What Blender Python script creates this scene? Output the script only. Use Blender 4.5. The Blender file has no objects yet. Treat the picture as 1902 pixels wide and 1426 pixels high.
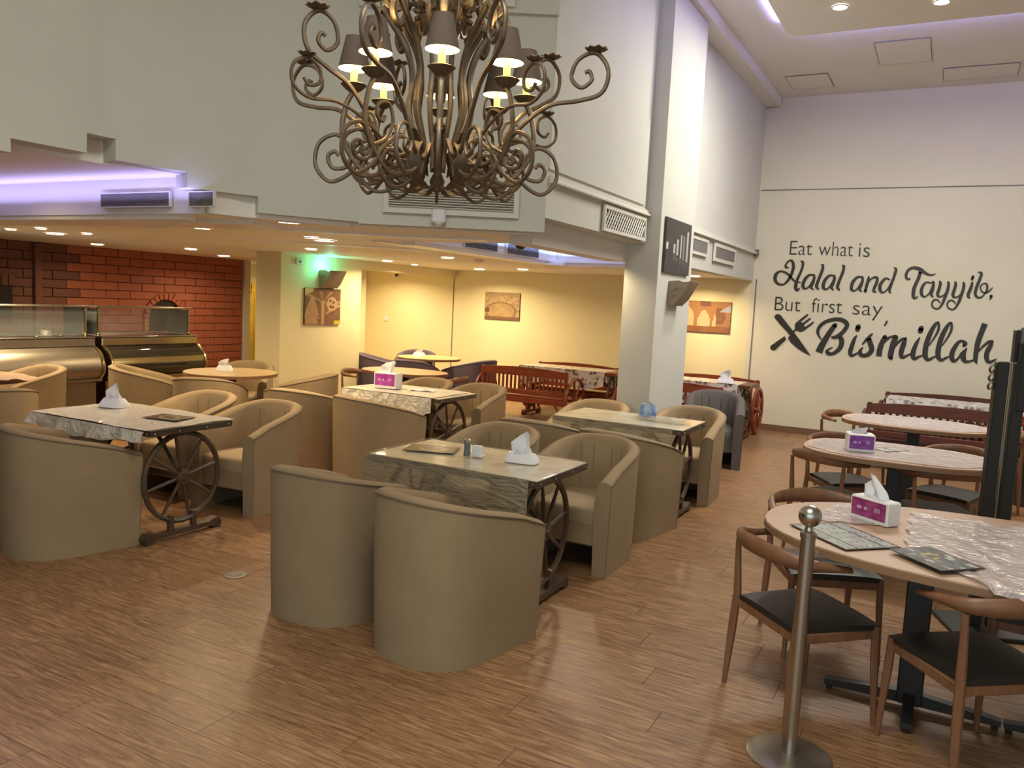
import bpy, bmesh, math, random
from mathutils import Vector, Matrix
from mathutils.geometry import tessellate_polygon
random.seed(7)
PI = math.pi
SC = bpy.context.scene
COL = SC.collection

# ------------------------------------------------------------------ camera
cam_data = bpy.data.cameras.new('camera')
cam_data.sensor_width = 36.0
cam_data.lens = 36.0 * 1500.0 / 1902.0
cam_data.clip_start = 0.05
cam_data.clip_end = 100
camera = bpy.data.objects.new('camera', cam_data)
COL.objects.link(camera)
yaw, pitch, roll = math.radians(28.2), math.radians(5.87), math.radians(2.85)
fwd = Vector((-math.sin(yaw) * math.cos(pitch), math.cos(yaw) * math.cos(pitch), -math.sin(pitch)))
rgt = Vector((math.cos(yaw), math.sin(yaw), 0))
upv = rgt.cross(fwd)
r2 = rgt * math.cos(roll) + upv * math.sin(roll)
u2 = -rgt * math.sin(roll) + upv * math.cos(roll)
M = Matrix((r2, u2, -fwd)).transposed().to_4x4()
M.translation = Vector((0, 0, 1.65))
camera.matrix_world = M
SC.camera = camera

# ------------------------------------------------------------------ colour management, world
SC.view_settings.view_transform = 'Standard'
SC.view_settings.look = 'None'
SC.view_settings.gamma = 1.0
SC.view_settings.use_curve_mapping = False
SC.view_settings.exposure = 0.85
world = bpy.data.worlds.new('world')
SC.world = world
world.use_nodes = True
world.node_tree.nodes['Background'].inputs[0].default_value = (0.62, 0.72, 0.85, 1)
world.node_tree.nodes['Background'].inputs[1].default_value = 0.25

# ------------------------------------------------------------------ large lights (daylight through the glazed front, ceiling lamps, added atrium fill)
def light(name, kind, loc, energy, color, size=0.1, size_y=None, target=None, rot=None, shape=None, spread=None, spot=None):
    d = bpy.data.lights.new(name, kind)
    d.energy = energy
    d.color = color
    if kind == 'AREA':
        d.shape = shape or ('RECTANGLE' if size_y else 'DISK')
        d.size = size
        if size_y:
            d.size_y = size_y
        if spread:
            d.spread = spread
    elif kind == 'SPOT':
        d.shadow_soft_size = size
        d.spot_size = spot or 1.2
        d.spot_blend = 0.6
    else:
        d.shadow_soft_size = size
    o = bpy.data.objects.new(name, d)
    COL.objects.link(o)
    o.location = loc
    if target is not None:
        o.rotation_euler = (Vector(target) - Vector(loc)).to_track_quat('-Z', 'Y').to_euler()
    elif rot:
        o.rotation_euler = rot
    return o

DAY = (0.88, 0.98, 0.96)
NEUTRAL = (1.0, 0.96, 0.83)
WARM = (1.0, 0.76, 0.44)
light('daylight_front', 'AREA', (0.4, -3.8, 2.3), 60, DAY, 7.0, 3.6, target=(0.0, 6.0, 1.6))
light('atrium_fill_light', 'AREA', (-0.6, 1.2, 4.5), 62, NEUTRAL, 1.6, 1.6, rot=(0, 0, 0))  # added overhead fill, out of view and without a lamp fixture
light('panel_light_a', 'AREA', (-0.2, 8.0, 4.40), 78, NEUTRAL, 2.2, 1.0, rot=(0, 0, 0))
light('panel_light_b', 'AREA', (2.2, 5.2, 4.50), 58, NEUTRAL, 1.6, 1.6, rot=(0, 0, 0))
# low zone recessed lamps: (x, y, z, watts, radius)
DOWNLIGHTS = [
    (-5.70, 3.12, 2.33, 2, .045), (-8.40, 4.83, 2.12, 9, .045), (-7.72, 4.72, 2.12, 9, .045), (-8.37, 5.27, 2.12, 14, .085),
    (-7.81, 5.25, 2.12, 9, .045), (-5.42, 4.65, 2.12, 12, .06), (-8.85, 7.41, 2.12, 14, .07), (-4.06, 4.22, 2.12, 3, .075),
    (-5.00, 5.46, 2.12, 12, .055), (-6.97, 9.15, 2.12, 20, .07), (-5.27, 8.07, 2.12, 14, .07),
    (-6.55, 10.95, 2.12, 26, .08), (-7.14, 10.04, 2.12, 12, .045), (-2.98, 7.0, 2.12, 10, .07), (-3.19, 11.12, 2.12, 20, .08),
    (-5.10, 5.75, 2.12, 10, .09), (-9.9, 8.9, 2.12, 16, .08), (-9.9, 6.8, 2.12, 10, .07), (-5.6, 10.6, 2.12, 10, .07), (-12.0, 10.9, 2.12, 14, .07),
    (-6.4, 7.0, 2.12, 12, .06), (-8.45, 10.9, 2.12, 26, .07),
]
for i, (x, y, z, w, r) in enumerate(DOWNLIGHTS):
    light('downlight_lamp', 'AREA', (x, y, z - .022), w * .66, WARM, r * 1.7, shape='DISK', rot=(0, 0, 0), spread=2.7)
BLUE = (0.42, 0.38, 1.0)
light('blue_cove_left', 'AREA', (-5.8, 3.50, 2.18), 4.0, BLUE, 3.4, .03, rot=(PI, 0, 0))
light('blue_cove_middle', 'AREA', (-4.03, 7.3, 2.19), 4, (.30, .42, 1), .03, 2.4, rot=(PI, 0, 0))
light('blue_cove_middle_end', 'AREA', (-3.6, 8.53, 2.19), 3, (.30, .42, 1), .9, .03, rot=(PI, 0, 0))
light('blue_led_panel_front', 'AREA', (0.6, 8.86, 4.52), 26.0, BLUE, 4.4, .05, rot=(PI * .80, 0, 0))
light('blue_led_panel_left', 'AREA', (-1.78, 7.2, 4.52), 12, BLUE, .05, 3.0, rot=(PI, .5, 0))

# ------------------------------------------------------------------ materials
MATS = {}
def nt(name):
    m = bpy.data.materials.new(name)
    m.use_nodes = True
    MATS[name] = m
    return m, m.node_tree.nodes, m.node_tree.links, m.node_tree.nodes['Principled BSDF']

def mat(name, col, rough=.5, metal=0., var=0., scale=8., bump=0., bscale=60., col2=None, emit=None, es=0., stretch=None, coat=0., alpha=1., trans=0., detail=4.):
    m, N, L, P = nt(name)
    P.inputs['Base Color'].default_value = (*col, 1)
    P.inputs['Roughness'].default_value = rough
    P.inputs['Metallic'].default_value = metal
    P.inputs['Coat Weight'].default_value = coat
    P.inputs['Alpha'].default_value = alpha
    P.inputs['Transmission Weight'].default_value = trans
    if emit:
        P.inputs['Emission Color'].default_value = (*emit, 1)
        P.inputs['Emission Strength'].default_value = es
    if var or col2 or bump:
        tc = N.new('ShaderNodeTexCoord')
        mp = N.new('ShaderNodeMapping')
        L.new(tc.outputs['Object'], mp.inputs['Vector'])
        if stretch:
            mp.inputs['Scale'].default_value = stretch
    if var or col2:
        n = N.new('ShaderNodeTexNoise')
        n.inputs['Scale'].default_value = scale
        n.inputs['Detail'].default_value = detail
        n.inputs['Roughness'].default_value = .6
        L.new(mp.outputs[0], n.inputs['Vector'])
        cr = N.new('ShaderNodeValToRGB')
        cr.color_ramp.elements[0].position = .32
        cr.color_ramp.elements[1].position = .68
        c2 = col2 or tuple(min(1, c * (1 + var)) for c in col)
        c1 = col if col2 else tuple(c * (1 - var) for c in col)
        cr.color_ramp.elements[0].color = (*c1, 1)
        cr.color_ramp.elements[1].color = (*c2, 1)
        L.new(n.outputs['Fac'], cr.inputs[0])
        L.new(cr.outputs[0], P.inputs['Base Color'])
    if bump:
        n2 = N.new('ShaderNodeTexNoise')
        n2.inputs['Scale'].default_value = bscale
        n2.inputs['Detail'].default_value = 3
        L.new(mp.outputs[0], n2.inputs['Vector'])
        b = N.new('ShaderNodeBump')
        b.inputs['Strength'].default_value = bump
        b.inputs['Distance'].default_value = .01
        L.new(n2.outputs['Fac'], b.inputs['Height'])
        L.new(b.outputs[0], P.inputs['Normal'])
    return m

mat('wall_white', (.60, .60, .54), .75, var=.03, scale=1.5, bump=.05, bscale=40)
mat('wall_cream', (.68, .64, .50), .72, var=.03, scale=1.2, bump=.05, bscale=40)
mat('wall_yellow', (.76, .68, .42), .70, var=.03, scale=1.2, bump=.05, bscale=40)
mat('ceiling_white', (.74, .71, .65), .6, var=.02, scale=2)
mat('ceiling_warm', (.86, .83, .76), .6, var=.02, scale=2)
mat('moulding_gloss', (.88, .85, .79), .3)
mat('grille_white', (.66, .64, .57), .5)
mat('dark_gap', (.02, .02, .018), .8)
mat('seam_grey', (.16, .15, .13), .8)
mat('baseboard_wood', (.16, .09, .055), .5, var=.15, scale=4)
mat('mortar_dark', (.055, .016, .012), .9)
mat('oven_black', (.02, .012, .01), .8)
mat('black_paint', (.022, .02, .017), .45)
mat('black_metal', (.02, .02, .02), .4)
mat('dark_wood_frame', (.06, .045, .035), .5)
mat('taupe_fabric', (.315, .228, .13), .92, var=.06, scale=5, bump=.25, bscale=420)
mat('taupe_seat', (.35, .26, .155), .92, var=.05, scale=5, bump=.25, bscale=420)
mat('taupe_piping', (.20, .15, .10), .9)
mat('purple_fabric', (.115, .085, .12), .92, var=.06, scale=5, bump=.2, bscale=420)
mat('purple_piping', (.08, .06, .09), .9)
mat('charcoal_fabric', (.115, .10, .092), .9, var=.06, scale=5, bump=.2, bscale=420)
mat('charcoal_piping', (.08, .075, .07), .9)
mat('taupe_seam', (.24, .18, .11), .92)
mat('grey_mesh', (.30, .29, .27), .6)
mat('chair_underside', (.02, .017, .013), .9)
mat('iron_bronze', (.15, .11, .072), .45, metal=.45, var=.3, scale=20)
mat('leaf_bronze', (.12, .088, .055), .5, metal=.4, var=.3, scale=20)
mat('shade_brown', (.085, .06, .045), .85)
mat('shade_lining', (.9, .8, .6), .8, emit=(1, .80, .42), es=1.6)  # bulb light falling on the lining is put in as emission
mat('candle_cream', (.75, .65, .3), .5, emit=(1, .8, .3), es=.12)
mat('bulb_glow', (1, .9, .7), .4, emit=(1, .78, .42), es=25)
mat('lamp_glow', (1, 1, 1), .4, emit=(1, .84, .58), es=14)
mat('spot_glow', (1, 1, 1), .4, emit=(1, .93, .78), es=22)
mat('green_glow', (.1, .8, .5), .4, emit=(.15, 1, .65), es=8)
mat('led_blue', (.3, .3, 1), .4, emit=(.42, .42, 1), es=2.0)
mat('wheel_wood', (.075, .045, .028), .42, var=.35, scale=9)
mat('table_edge', (.065, .045, .03), .45, var=.3, scale=12)
mat('stud_metal', (.5, .45, .35), .3, metal=1)
mat('stone_top', (.50, .45, .31), .16, col2=(.74, .69, .53), scale=7, coat=.4)
mat('bench_wood', (.20, .042, .014), .38, var=.25, scale=5, stretch=(1, 6, 6))
mat('bench_wood_dark', (.095, .028, .016), .36, var=.25, scale=5, stretch=(1, 6, 6))
mat('oak_chair', (.21, .10, .05), .42, var=.18, scale=6, stretch=(4, 4, 1))
mat('oak_light', (.44, .27, .12), .4, var=.12, scale=6)
mat('black_leather', (.018, .016, .014), .42, bump=.2, bscale=150)
mat('laminate_pink', (.50, .33, .23), .42, var=.05, scale=5)
mat('laminate_edge', (.25, .15, .08), .5)
mat('laminate_tan', (.50, .36, .18), .35, var=.06, scale=5)
mat('steel', (.46, .44, .40), .27, metal=1, var=.05, scale=30, stretch=(1, 1, .05))
mat('floor_metal', (.22, .19, .16), .5, metal=.4)
mat('steel_satin', (.36, .32, .27), .34, metal=.9, var=.06, scale=2)
mat('brass_steel', (.48, .41, .24), .2, metal=1)
mat('counter_glass', (.045, .042, .035), .06, coat=.6, metal=.3)
mat('smoked_glass', (.14, .16, .17), .1)
mat('white_plastic', (.72, .72, .74), .35)
mat('paper_white', (.80, .80, .82), .75, var=.03, scale=30)
mat('tissue_white', (.78, .78, .82), .9, bump=.3, bscale=25)
mat('carton_white', (.74, .73, .74), .5)
mat('pepper_dark', (.05, .04, .03), .6)
mat('ceramic_white', (.75, .75, .72), .2)
mat('flower_pink', (.65, .05, .14), .7, var=.3, scale=40)
mat('leaf_green', (.05, .10, .035), .6, var=.3, scale=30)
mat('pot_grey', (.06, .055, .045), .7, var=.1, scale=6)
mat('soil', (.03, .02, .012), .95)
mat('door_yellow', (.55, .36, .03), .6, var=.12, scale=3)
mat('pink_cloth', (.62, .42, .32), .8, var=.05)
mat('sconce_clay', (.33, .26, .18), .85, var=.15, scale=10)
mat('dome_smoke', (.05, .045, .04), .15)

def sheet_mat(name, col, alpha, rough=.15, bump=.8, bscale=9., stretch=None, var=0):
    m = mat(name, col, rough, alpha=alpha, bump=bump, bscale=bscale, stretch=stretch, coat=.3)
    return m
sheet_mat('clear_plastic', (.40, .34, .23), .66, .12, bump=1.0, bscale=6, stretch=(1, 1, 3))
sheet_mat('clear_top', (.75, .72, .62), .14, .08, bump=.6, bscale=6)
sheet_mat('plastic_film_white', (.70, .61, .62), .70, .16, bump=1.0, bscale=7, stretch=(1, 1.6, 1))
sheet_mat('plastic_paper', (.66, .62, .54), .93, .35, bump=1.0, bscale=12)
for _m in ('plastic_film_white', 'clear_plastic', 'plastic_paper'):
    for _n in MATS[_m].node_tree.nodes:
        if _n.bl_idname == 'ShaderNodeBump': _n.inputs['Distance'].default_value = .03
        if _n.bl_idname == 'ShaderNodeTexNoise': _n.inputs['Distortion'].default_value = 1.5
sheet_mat('guard_glass', (.30, .34, .35), .22, .03, bump=0)

def print_mat(name, rough=.5, bump=0.):
    m, N, L, P = nt(name)
    a = N.new('ShaderNodeVertexColor')
    a.layer_name = 'print'
    L.new(a.outputs[0], P.inputs['Base Color'])
    P.inputs['Roughness'].default_value = rough
    return m
print_mat('printed_canvas', .7)
print_mat('printed_gloss', .25)

def lace_mat():
    m, N, L, P = nt('lace_print')
    tc = N.new('ShaderNodeTexCoord')
    v = N.new('ShaderNodeTexVoronoi')
    v.inputs['Scale'].default_value = 14
    n = N.new('ShaderNodeTexNoise')
    n.inputs['Scale'].default_value = 34
    L.new(tc.outputs['Object'], v.inputs['Vector'])
    L.new(tc.outputs['Object'], n.inputs['Vector'])
    mx = N.new('ShaderNodeMath'); mx.operation = 'MULTIPLY'
    L.new(v.outputs['Distance'], mx.inputs[0]); L.new(n.outputs['Fac'], mx.inputs[1])
    cr = N.new('ShaderNodeValToRGB')
    cr.color_ramp.elements[0].position = .10; cr.color_ramp.elements[0].color = (.16, .11, .09, 1)
    cr.color_ramp.elements[1].position = .26; cr.color_ramp.elements[1].color = (.62, .58, .57, 1)
    L.new(mx.outputs[0], cr.inputs[0]); L.new(cr.outputs[0], P.inputs['Base Color'])
    P.inputs['Roughness'].default_value = .22
lace_mat()

def brick_mat():
    m, N, L, P = nt('brick_red')
    oi = N.new('ShaderNodeObjectInfo')
    tc = N.new('ShaderNodeNewGeometry')
    n = N.new('ShaderNodeTexNoise'); n.inputs['Scale'].default_value = 30; n.inputs['Detail'].default_value = 5
    L.new(tc.outputs['Position'], n.inputs['Vector'])
    cr = N.new('ShaderNodeValToRGB')
    cr.color_ramp.elements[0].color = (.30, .082, .045, 1)
    cr.color_ramp.elements[1].color = (.40, .125, .07, 1)
    ad = N.new('ShaderNodeMath'); ad.operation = 'MULTIPLY_ADD'; ad.inputs[1].default_value = .45
    L.new(oi.outputs['Random'], ad.inputs[0]); L.new(n.outputs['Fac'], ad.inputs[2])
    sb = N.new('ShaderNodeMath'); sb.operation = 'SUBTRACT'; sb.inputs[1].default_value = .2
    L.new(ad.outputs[0], sb.inputs[0]); L.new(sb.outputs[0], cr.inputs[0])
    L.new(cr.outputs[0], P.inputs['Base Color'])
    P.inputs['Roughness'].default_value = .75
brick_mat()
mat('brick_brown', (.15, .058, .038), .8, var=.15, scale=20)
mat('brick_pale', (.40, .20, .09), .8, var=.15, scale=20)

def floor_mat():
    m, N, L, P = nt('floor_planks')
    g = N.new('ShaderNodeNewGeometry')
    oi = N.new('ShaderNodeObjectInfo')
    ad = N.new('ShaderNodeMath'); ad.operation = 'ADD'
    L.new(oi.outputs['Random'], ad.inputs[0]); L.new(g.outputs['Random Per Island'], ad.inputs[1])
    sc = N.new('ShaderNodeMath'); sc.operation = 'MULTIPLY'; sc.inputs[1].default_value = 37.0
    L.new(ad.outputs[0], sc.inputs[0])
    mp = N.new('ShaderNodeMapping'); mp.inputs['Scale'].default_value = (2.1, 18, 1)
    L.new(g.outputs['Position'], mp.inputs['Vector'])
    cx = N.new('ShaderNodeCombineXYZ'); L.new(sc.outputs[0], cx.inputs['Z']); L.new(cx.outputs[0], mp.inputs['Location'])
    # grain
    n = N.new('ShaderNodeTexNoise'); n.inputs['Scale'].default_value = 2.2; n.inputs['Detail'].default_value = 8; n.inputs['Roughness'].default_value = .62; n.inputs['Distortion'].default_value = 1.6
    L.new(mp.outputs[0], n.inputs['Vector'])
    cr = N.new('ShaderNodeValToRGB')
    e = cr.color_ramp.elements
    e[0].position = .30; e[0].color = (.150, .072, .033, 1)
    e[1].position = .72; e[1].color = (.46, .270, .138, 1)
    k = e.new(.50); k.color = (.275, .145, .069, 1)
    L.new(n.outputs['Fac'], cr.inputs[0])
    # cathedral flecks
    w = N.new('ShaderNodeTexWave'); w.wave_type = 'BANDS'; w.bands_direction = 'Y'; w.inputs['Scale'].default_value = .55; w.inputs['Distortion'].default_value = 7; w.inputs['Detail'].default_value = 3; w.inputs['Detail Scale'].default_value = 1.1
    L.new(mp.outputs[0], w.inputs['Vector'])
    c2 = N.new('ShaderNodeValToRGB'); c2.color_ramp.elements[0].position = .0; c2.color_ramp.elements[0].color = (.62, .60, .58, 1); c2.color_ramp.elements[1].position = .35; c2.color_ramp.elements[1].color = (1, 1, 1, 1)
    L.new(w.outputs['Fac'], c2.inputs[0])
    mul = N.new('ShaderNodeMix'); mul.data_type = 'RGBA'; mul.blend_type = 'MULTIPLY'; mul.inputs[0].default_value = .5
    L.new(cr.outputs[0], mul.inputs[6]); L.new(c2.outputs[0], mul.inputs[7])
    L.new(mul.outputs[2], P.inputs['Base Color'])
    P.inputs['Roughness'].default_value = .34
    b = N.new('ShaderNodeBump'); b.inputs['Strength'].default_value = .25; b.inputs['Distance'].default_value = .002
    L.new(n.outputs['Fac'], b.inputs['Height']); L.new(b.outputs[0], P.inputs['Normal'])
    rr = N.new('ShaderNodeMapRange'); rr.inputs[3].default_value = .24; rr.inputs[4].default_value = .44
    L.new(n.outputs['Fac'], rr.inputs[0]); L.new(rr.outputs[0], P.inputs['Roughness'])
floor_mat()

# ------------------------------------------------------------------ geometry helpers
def catmull(pts, k=6, closed=False):
    pts = [Vector(p) for p in pts]
    n = len(pts)
    out = []
    rng = n if closed else n - 1
    for i in range(rng):
        if closed:
            p0, p1, p2, p3 = pts[i - 1], pts[i], pts[(i + 1) % n], pts[(i + 2) % n]
        else:
            p0 = pts[i - 1] if i > 0 else pts[0] * 2 - pts[1]
            p1, p2 = pts[i], pts[i + 1]
            p3 = pts[i + 2] if i + 2 < n else pts[-1] * 2 - pts[-2]
        for j in range(k):
            t = j / k
            out.append(.5 * ((2 * p1) + (p2 - p0) * t + (2 * p0 - 5 * p1 + 4 * p2 - p3) * t * t + (3 * p1 - p0 - 3 * p2 + p3) * t ** 3))
    if not closed:
        out.append(pts[-1])
    return out

class MB:
    def __init__(s):
        s.v = []; s.f = []; s.mi = []
    def add(s, verts, faces, m=0):
        o = len(s.v)
        s.v += [tuple(v) for v in verts]
        s.f += [tuple(i + o for i in f) for f in faces]
        s.mi += [m] * len(faces)
        return s
    def box(s, c, d, rz=0, m=0, rx=0, ry=0):
        hx, hy, hz = d[0] / 2, d[1] / 2, d[2] / 2
        R = Matrix.Rotation(rz, 3, 'Z') @ Matrix.Rotation(ry, 3, 'Y') @ Matrix.Rotation(rx, 3, 'X')
        V = [R @ Vector((a * hx, b * hy, e * hz)) + Vector(c) for a in (-1, 1) for b in (-1, 1) for e in (-1, 1)]
        return s.add(V, [(0, 1, 3, 2), (4, 6, 7, 5), (0, 4, 5, 1), (2, 3, 7, 6), (0, 2, 6, 4), (1, 5, 7, 3)], m)
    def bbox(s, c, d, b=.006, m=0, rz=0):
        # box with chamfered vertical and top/bottom edges
        hx, hy, hz = d[0] / 2, d[1] / 2, d[2] / 2
        b = min(b, hx * .45, hy * .45, hz * .45)
        R = Matrix.Rotation(rz, 3, 'Z')
        V = []
        for z, k in ((-hz, b), (-hz + b, 0), (hz - b, 0), (hz, b)):
            X, Y = hx - k, hy - k
            for x, y in ((X, Y - b), (X - b, Y), (-X + b, Y), (-X, Y - b), (-X, -Y + b), (-X + b, -Y), (X - b, -Y), (X, -Y + b)):
                V.append(R @ Vector((x, y, z)) + Vector(c))
        F = [tuple(range(7, -1, -1)), tuple(range(24, 32))]
        for l in range(3):
            for i in range(8):
                j = (i + 1) % 8
                F.append((l * 8 + i, l * 8 + j, l * 8 + 8 + j, l * 8 + 8 + i))
        return s.add(V, F, m)
    def prism(s, poly, z0, z1, m=0, axis='Z', top=None):
        # poly list of 2d; axis = extrusion axis
        n = len(poly)
        def P(p, h):
            if axis == 'Z': return (p[0], p[1], h)
            if axis == 'Y': return (p[0], h, p[1])
            return (h, p[0], p[1])
        V = [P(p, z0) for p in poly] + [P(p, z1) for p in (top or poly)]
        tris = tessellate_polygon([[Vector((p[0], p[1], 0)) for p in poly]])
        F = [tuple(t) for t in tris] + [tuple(i + n for i in reversed(t)) for t in tris]
        F += [(i, (i + 1) % n, (i + 1) % n + n, i + n) for i in range(n)]
        return s.add(V, F, m)
    def tube(s, pts, r, n=6, m=0, closed=False, cap=True, sq=1.0):
        pts = [Vector(p) for p in pts]
        N = len(pts)
        rs = r if isinstance(r, (list, tuple)) else [r] * N
        if len(rs) != N:
            rs = [rs[min(len(rs) - 1, int(i * (len(rs) - 1) / (N - 1) + .5))] if False else rs[0] + (rs[-1] - rs[0]) * i / (N - 1) for i in range(N)]
        V = []
        ref = None
        for i in range(N):
            if closed:
                t = pts[(i + 1) % N] - pts[i - 1]
            else:
                t = pts[min(i + 1, N - 1)] - pts[max(i - 1, 0)]
            if t.length < 1e-9: t = Vector((0, 0, 1))
            t.normalize()
            if ref is None:
                ref = Vector((0, 0, 1)) if abs(t.z) < .9 else Vector((1, 0, 0))
                ref = (ref - t * ref.dot(t)).normalized()
            else:
                ref = ref - t * ref.dot(t)
                ref = ref.normalized() if ref.length > 1e-6 else t.orthogonal().normalized()
            b = t.cross(ref)
            for k in range(n):
                a = 2 * PI * k / n
                V.append(pts[i] + (ref * math.cos(a) * sq + b * math.sin(a)) * rs[i])
        F = []
        for i in range(N if closed else N - 1):
            for k in range(n):
                a = i * n + k; b_ = i * n + (k + 1) % n
                c = ((i + 1) % N) * n + (k + 1) % n; d = ((i + 1) % N) * n + k
                F.append((a, b_, c, d))
        if cap and not closed:
            F.append(tuple(range(n - 1, -1, -1)))
            F.append(tuple(range((N - 1) * n, N * n)))
        return s.add(V, F, m)
    def cyl(s, a, b, r, n=12, m=0, r2=None):
        return s.tube([a, b], [r, r if r2 is None else r2], n, m)
    def lathe(s, prof, n=20, c=(0, 0, 0), m=0, cap=True):
        V = []
        for r, z in prof:
            for k in range(n):
                a = 2 * PI * k / n
                V.append((c[0] + r * math.cos(a), c[1] + r * math.sin(a), c[2] + z))
        F = []
        for i in range(len(prof) - 1):
            for k in range(n):
                F.append((i * n + k, i * n + (k + 1) % n, (i + 1) * n + (k + 1) % n, (i + 1) * n + k))
        if cap:
            if prof[0][0] > 1e-4: F.append(tuple(range(n - 1, -1, -1)))
            if prof[-1][0] > 1e-4: F.append(tuple(range((len(prof) - 1) * n, len(prof) * n)))
        return s.add(V, F, m)
    def sphere(s, c, r, n=12, k=8, m=0, sz=1.0):
        prof = [(max(1e-5, r * math.sin(PI * i / k)), -r * math.cos(PI * i / k) * sz) for i in range(k + 1)]
        return s.lathe(prof, n, c, m, cap=False)
    def grid(s, fn, nu, nv, m=0, flip=False):
        V = [fn(i / nu, j / nv) for j in range(nv + 1) for i in range(nu + 1)]
        F = []
        for j in range(nv):
            for i in range(nu):
                a = j * (nu + 1) + i
                q = (a, a + 1, a + nu + 2, a + nu + 1)
                F.append(q[::-1] if flip else q)
        return s.add(V, F, m)
    def mesh(s, name, mats, smooth=35):
        me = bpy.data.meshes.new(name)
        me.from_pydata(s.v, [], s.f)
        for mm in (mats if isinstance(mats, (list, tuple)) else [mats]):
            me.materials.append(MATS[mm])
        if len(me.polygons) == len(s.mi):
            me.polygons.foreach_set('material_index', s.mi)
        bm = bmesh.new(); bm.from_mesh(me)
        bmesh.ops.remove_doubles(bm, verts=bm.verts, dist=1e-5)
        bmesh.ops.recalc_face_normals(bm, faces=bm.faces)
        bm.to_mesh(me); bm.free()
        if smooth:
            me.polygons.foreach_set('use_smooth', [True] * len(me.polygons))
            me.set_sharp_from_angle(angle=math.radians(smooth))
        me.update()
        return me
    def build(s, name, mats, parent=None, smooth=35, loc=(0, 0, 0), rz=0):
        o = bpy.data.objects.new(name, s.mesh(name, mats, smooth))
        COL.objects.link(o)
        o.location = loc
        o.rotation_euler = (0, 0, rz)
        if parent is not None:
            o.parent = parent
        return o

def child(me, name, parent, loc=(0, 0, 0), rot=(0, 0, 0)):
    o = bpy.data.objects.new(name, me)
    COL.objects.link(o)
    o.parent = parent
    o.location = loc
    o.rotation_euler = rot
    return o

def tag(o, label, cat, group=None):
    o['label'] = label
    o['category'] = cat
    if group: o['group'] = group
    return o
def struct(o):
    o['kind'] = 'structure'
    return o
def thing(name, label, cat, loc=(0, 0, 0), rz=0, group=None):
    o = bpy.data.objects.new(name, None)
    o.empty_display_size = .1
    COL.objects.link(o)
    o.location = loc
    o.rotation_euler = (0, 0, rz)
    return tag(o, label, cat, group)
def dup(src, loc, rz, label, group=None):
    def cp(o, parent):
        c = o.copy()
        COL.objects.link(c)
        c.parent = parent
        for ch in o.children:
            cp(ch, c)
        return c
    r = cp(src, None)
    r.location = loc
    r.rotation_euler = (0, 0, rz)
    r['label'] = label
    if group: r['group'] = group
    return r

def print_plane(name, w, h, fn, nu, nv, mtl, parent=None, thick=.0, loc=(0, 0, 0), rot=(0, 0, 0)):
    """flat printed sheet in local XZ (facing -Y), colours per cell from fn(u,v)"""
    V = []; F = []; C = []
    for j in range(nv + 1):
        for i in range(nu + 1):
            V.append((w * (i / nu - .5), -thick / 2, h * (j / nv - .5)))
    for j in range(nv):
        for i in range(nu):
            a = j * (nu + 1) + i
            F.append((a, a + 1, a + nu + 2, a + nu + 1))
            C.append(fn((i + .5) / nu, (j + .5) / nv))
    if thick:
        o = len(V)
        V += [(-w / 2, thick / 2, -h / 2), (w / 2, thick / 2, -h / 2), (w / 2, thick / 2, h / 2), (-w / 2, thick / 2, h / 2)]
        c0, c1, c2, c3 = 0, nu, (nv + 1) * (nu + 1) - 1, nv * (nu + 1)
        edge = tuple(x * .5 for x in fn(.02, .02))
        F += [(o, o + 3, o + 2, o + 1), (c0, o, o + 1, c1), (c1, o + 1, o + 2, c2), (c2, o + 2, o + 3, c3), (c3, o + 3, o, c0)]
        C += [edge] * 5
    me = bpy.data.meshes.new(name)
    me.from_pydata(V, [], F)
    me.materials.append(MATS[mtl])
    ca = me.color_attributes.new('print', 'FLOAT_COLOR', 'CORNER')
    for p, c in zip(me.polygons, C):
        for li in p.loop_indices:
            ca.data[li].color = (*c, 1)
    o = bpy.data.objects.new(name, me)
    COL.objects.link(o)
    o.location = loc; o.rotation_euler = rot
    if parent is not None: o.parent = parent
    return o
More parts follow.
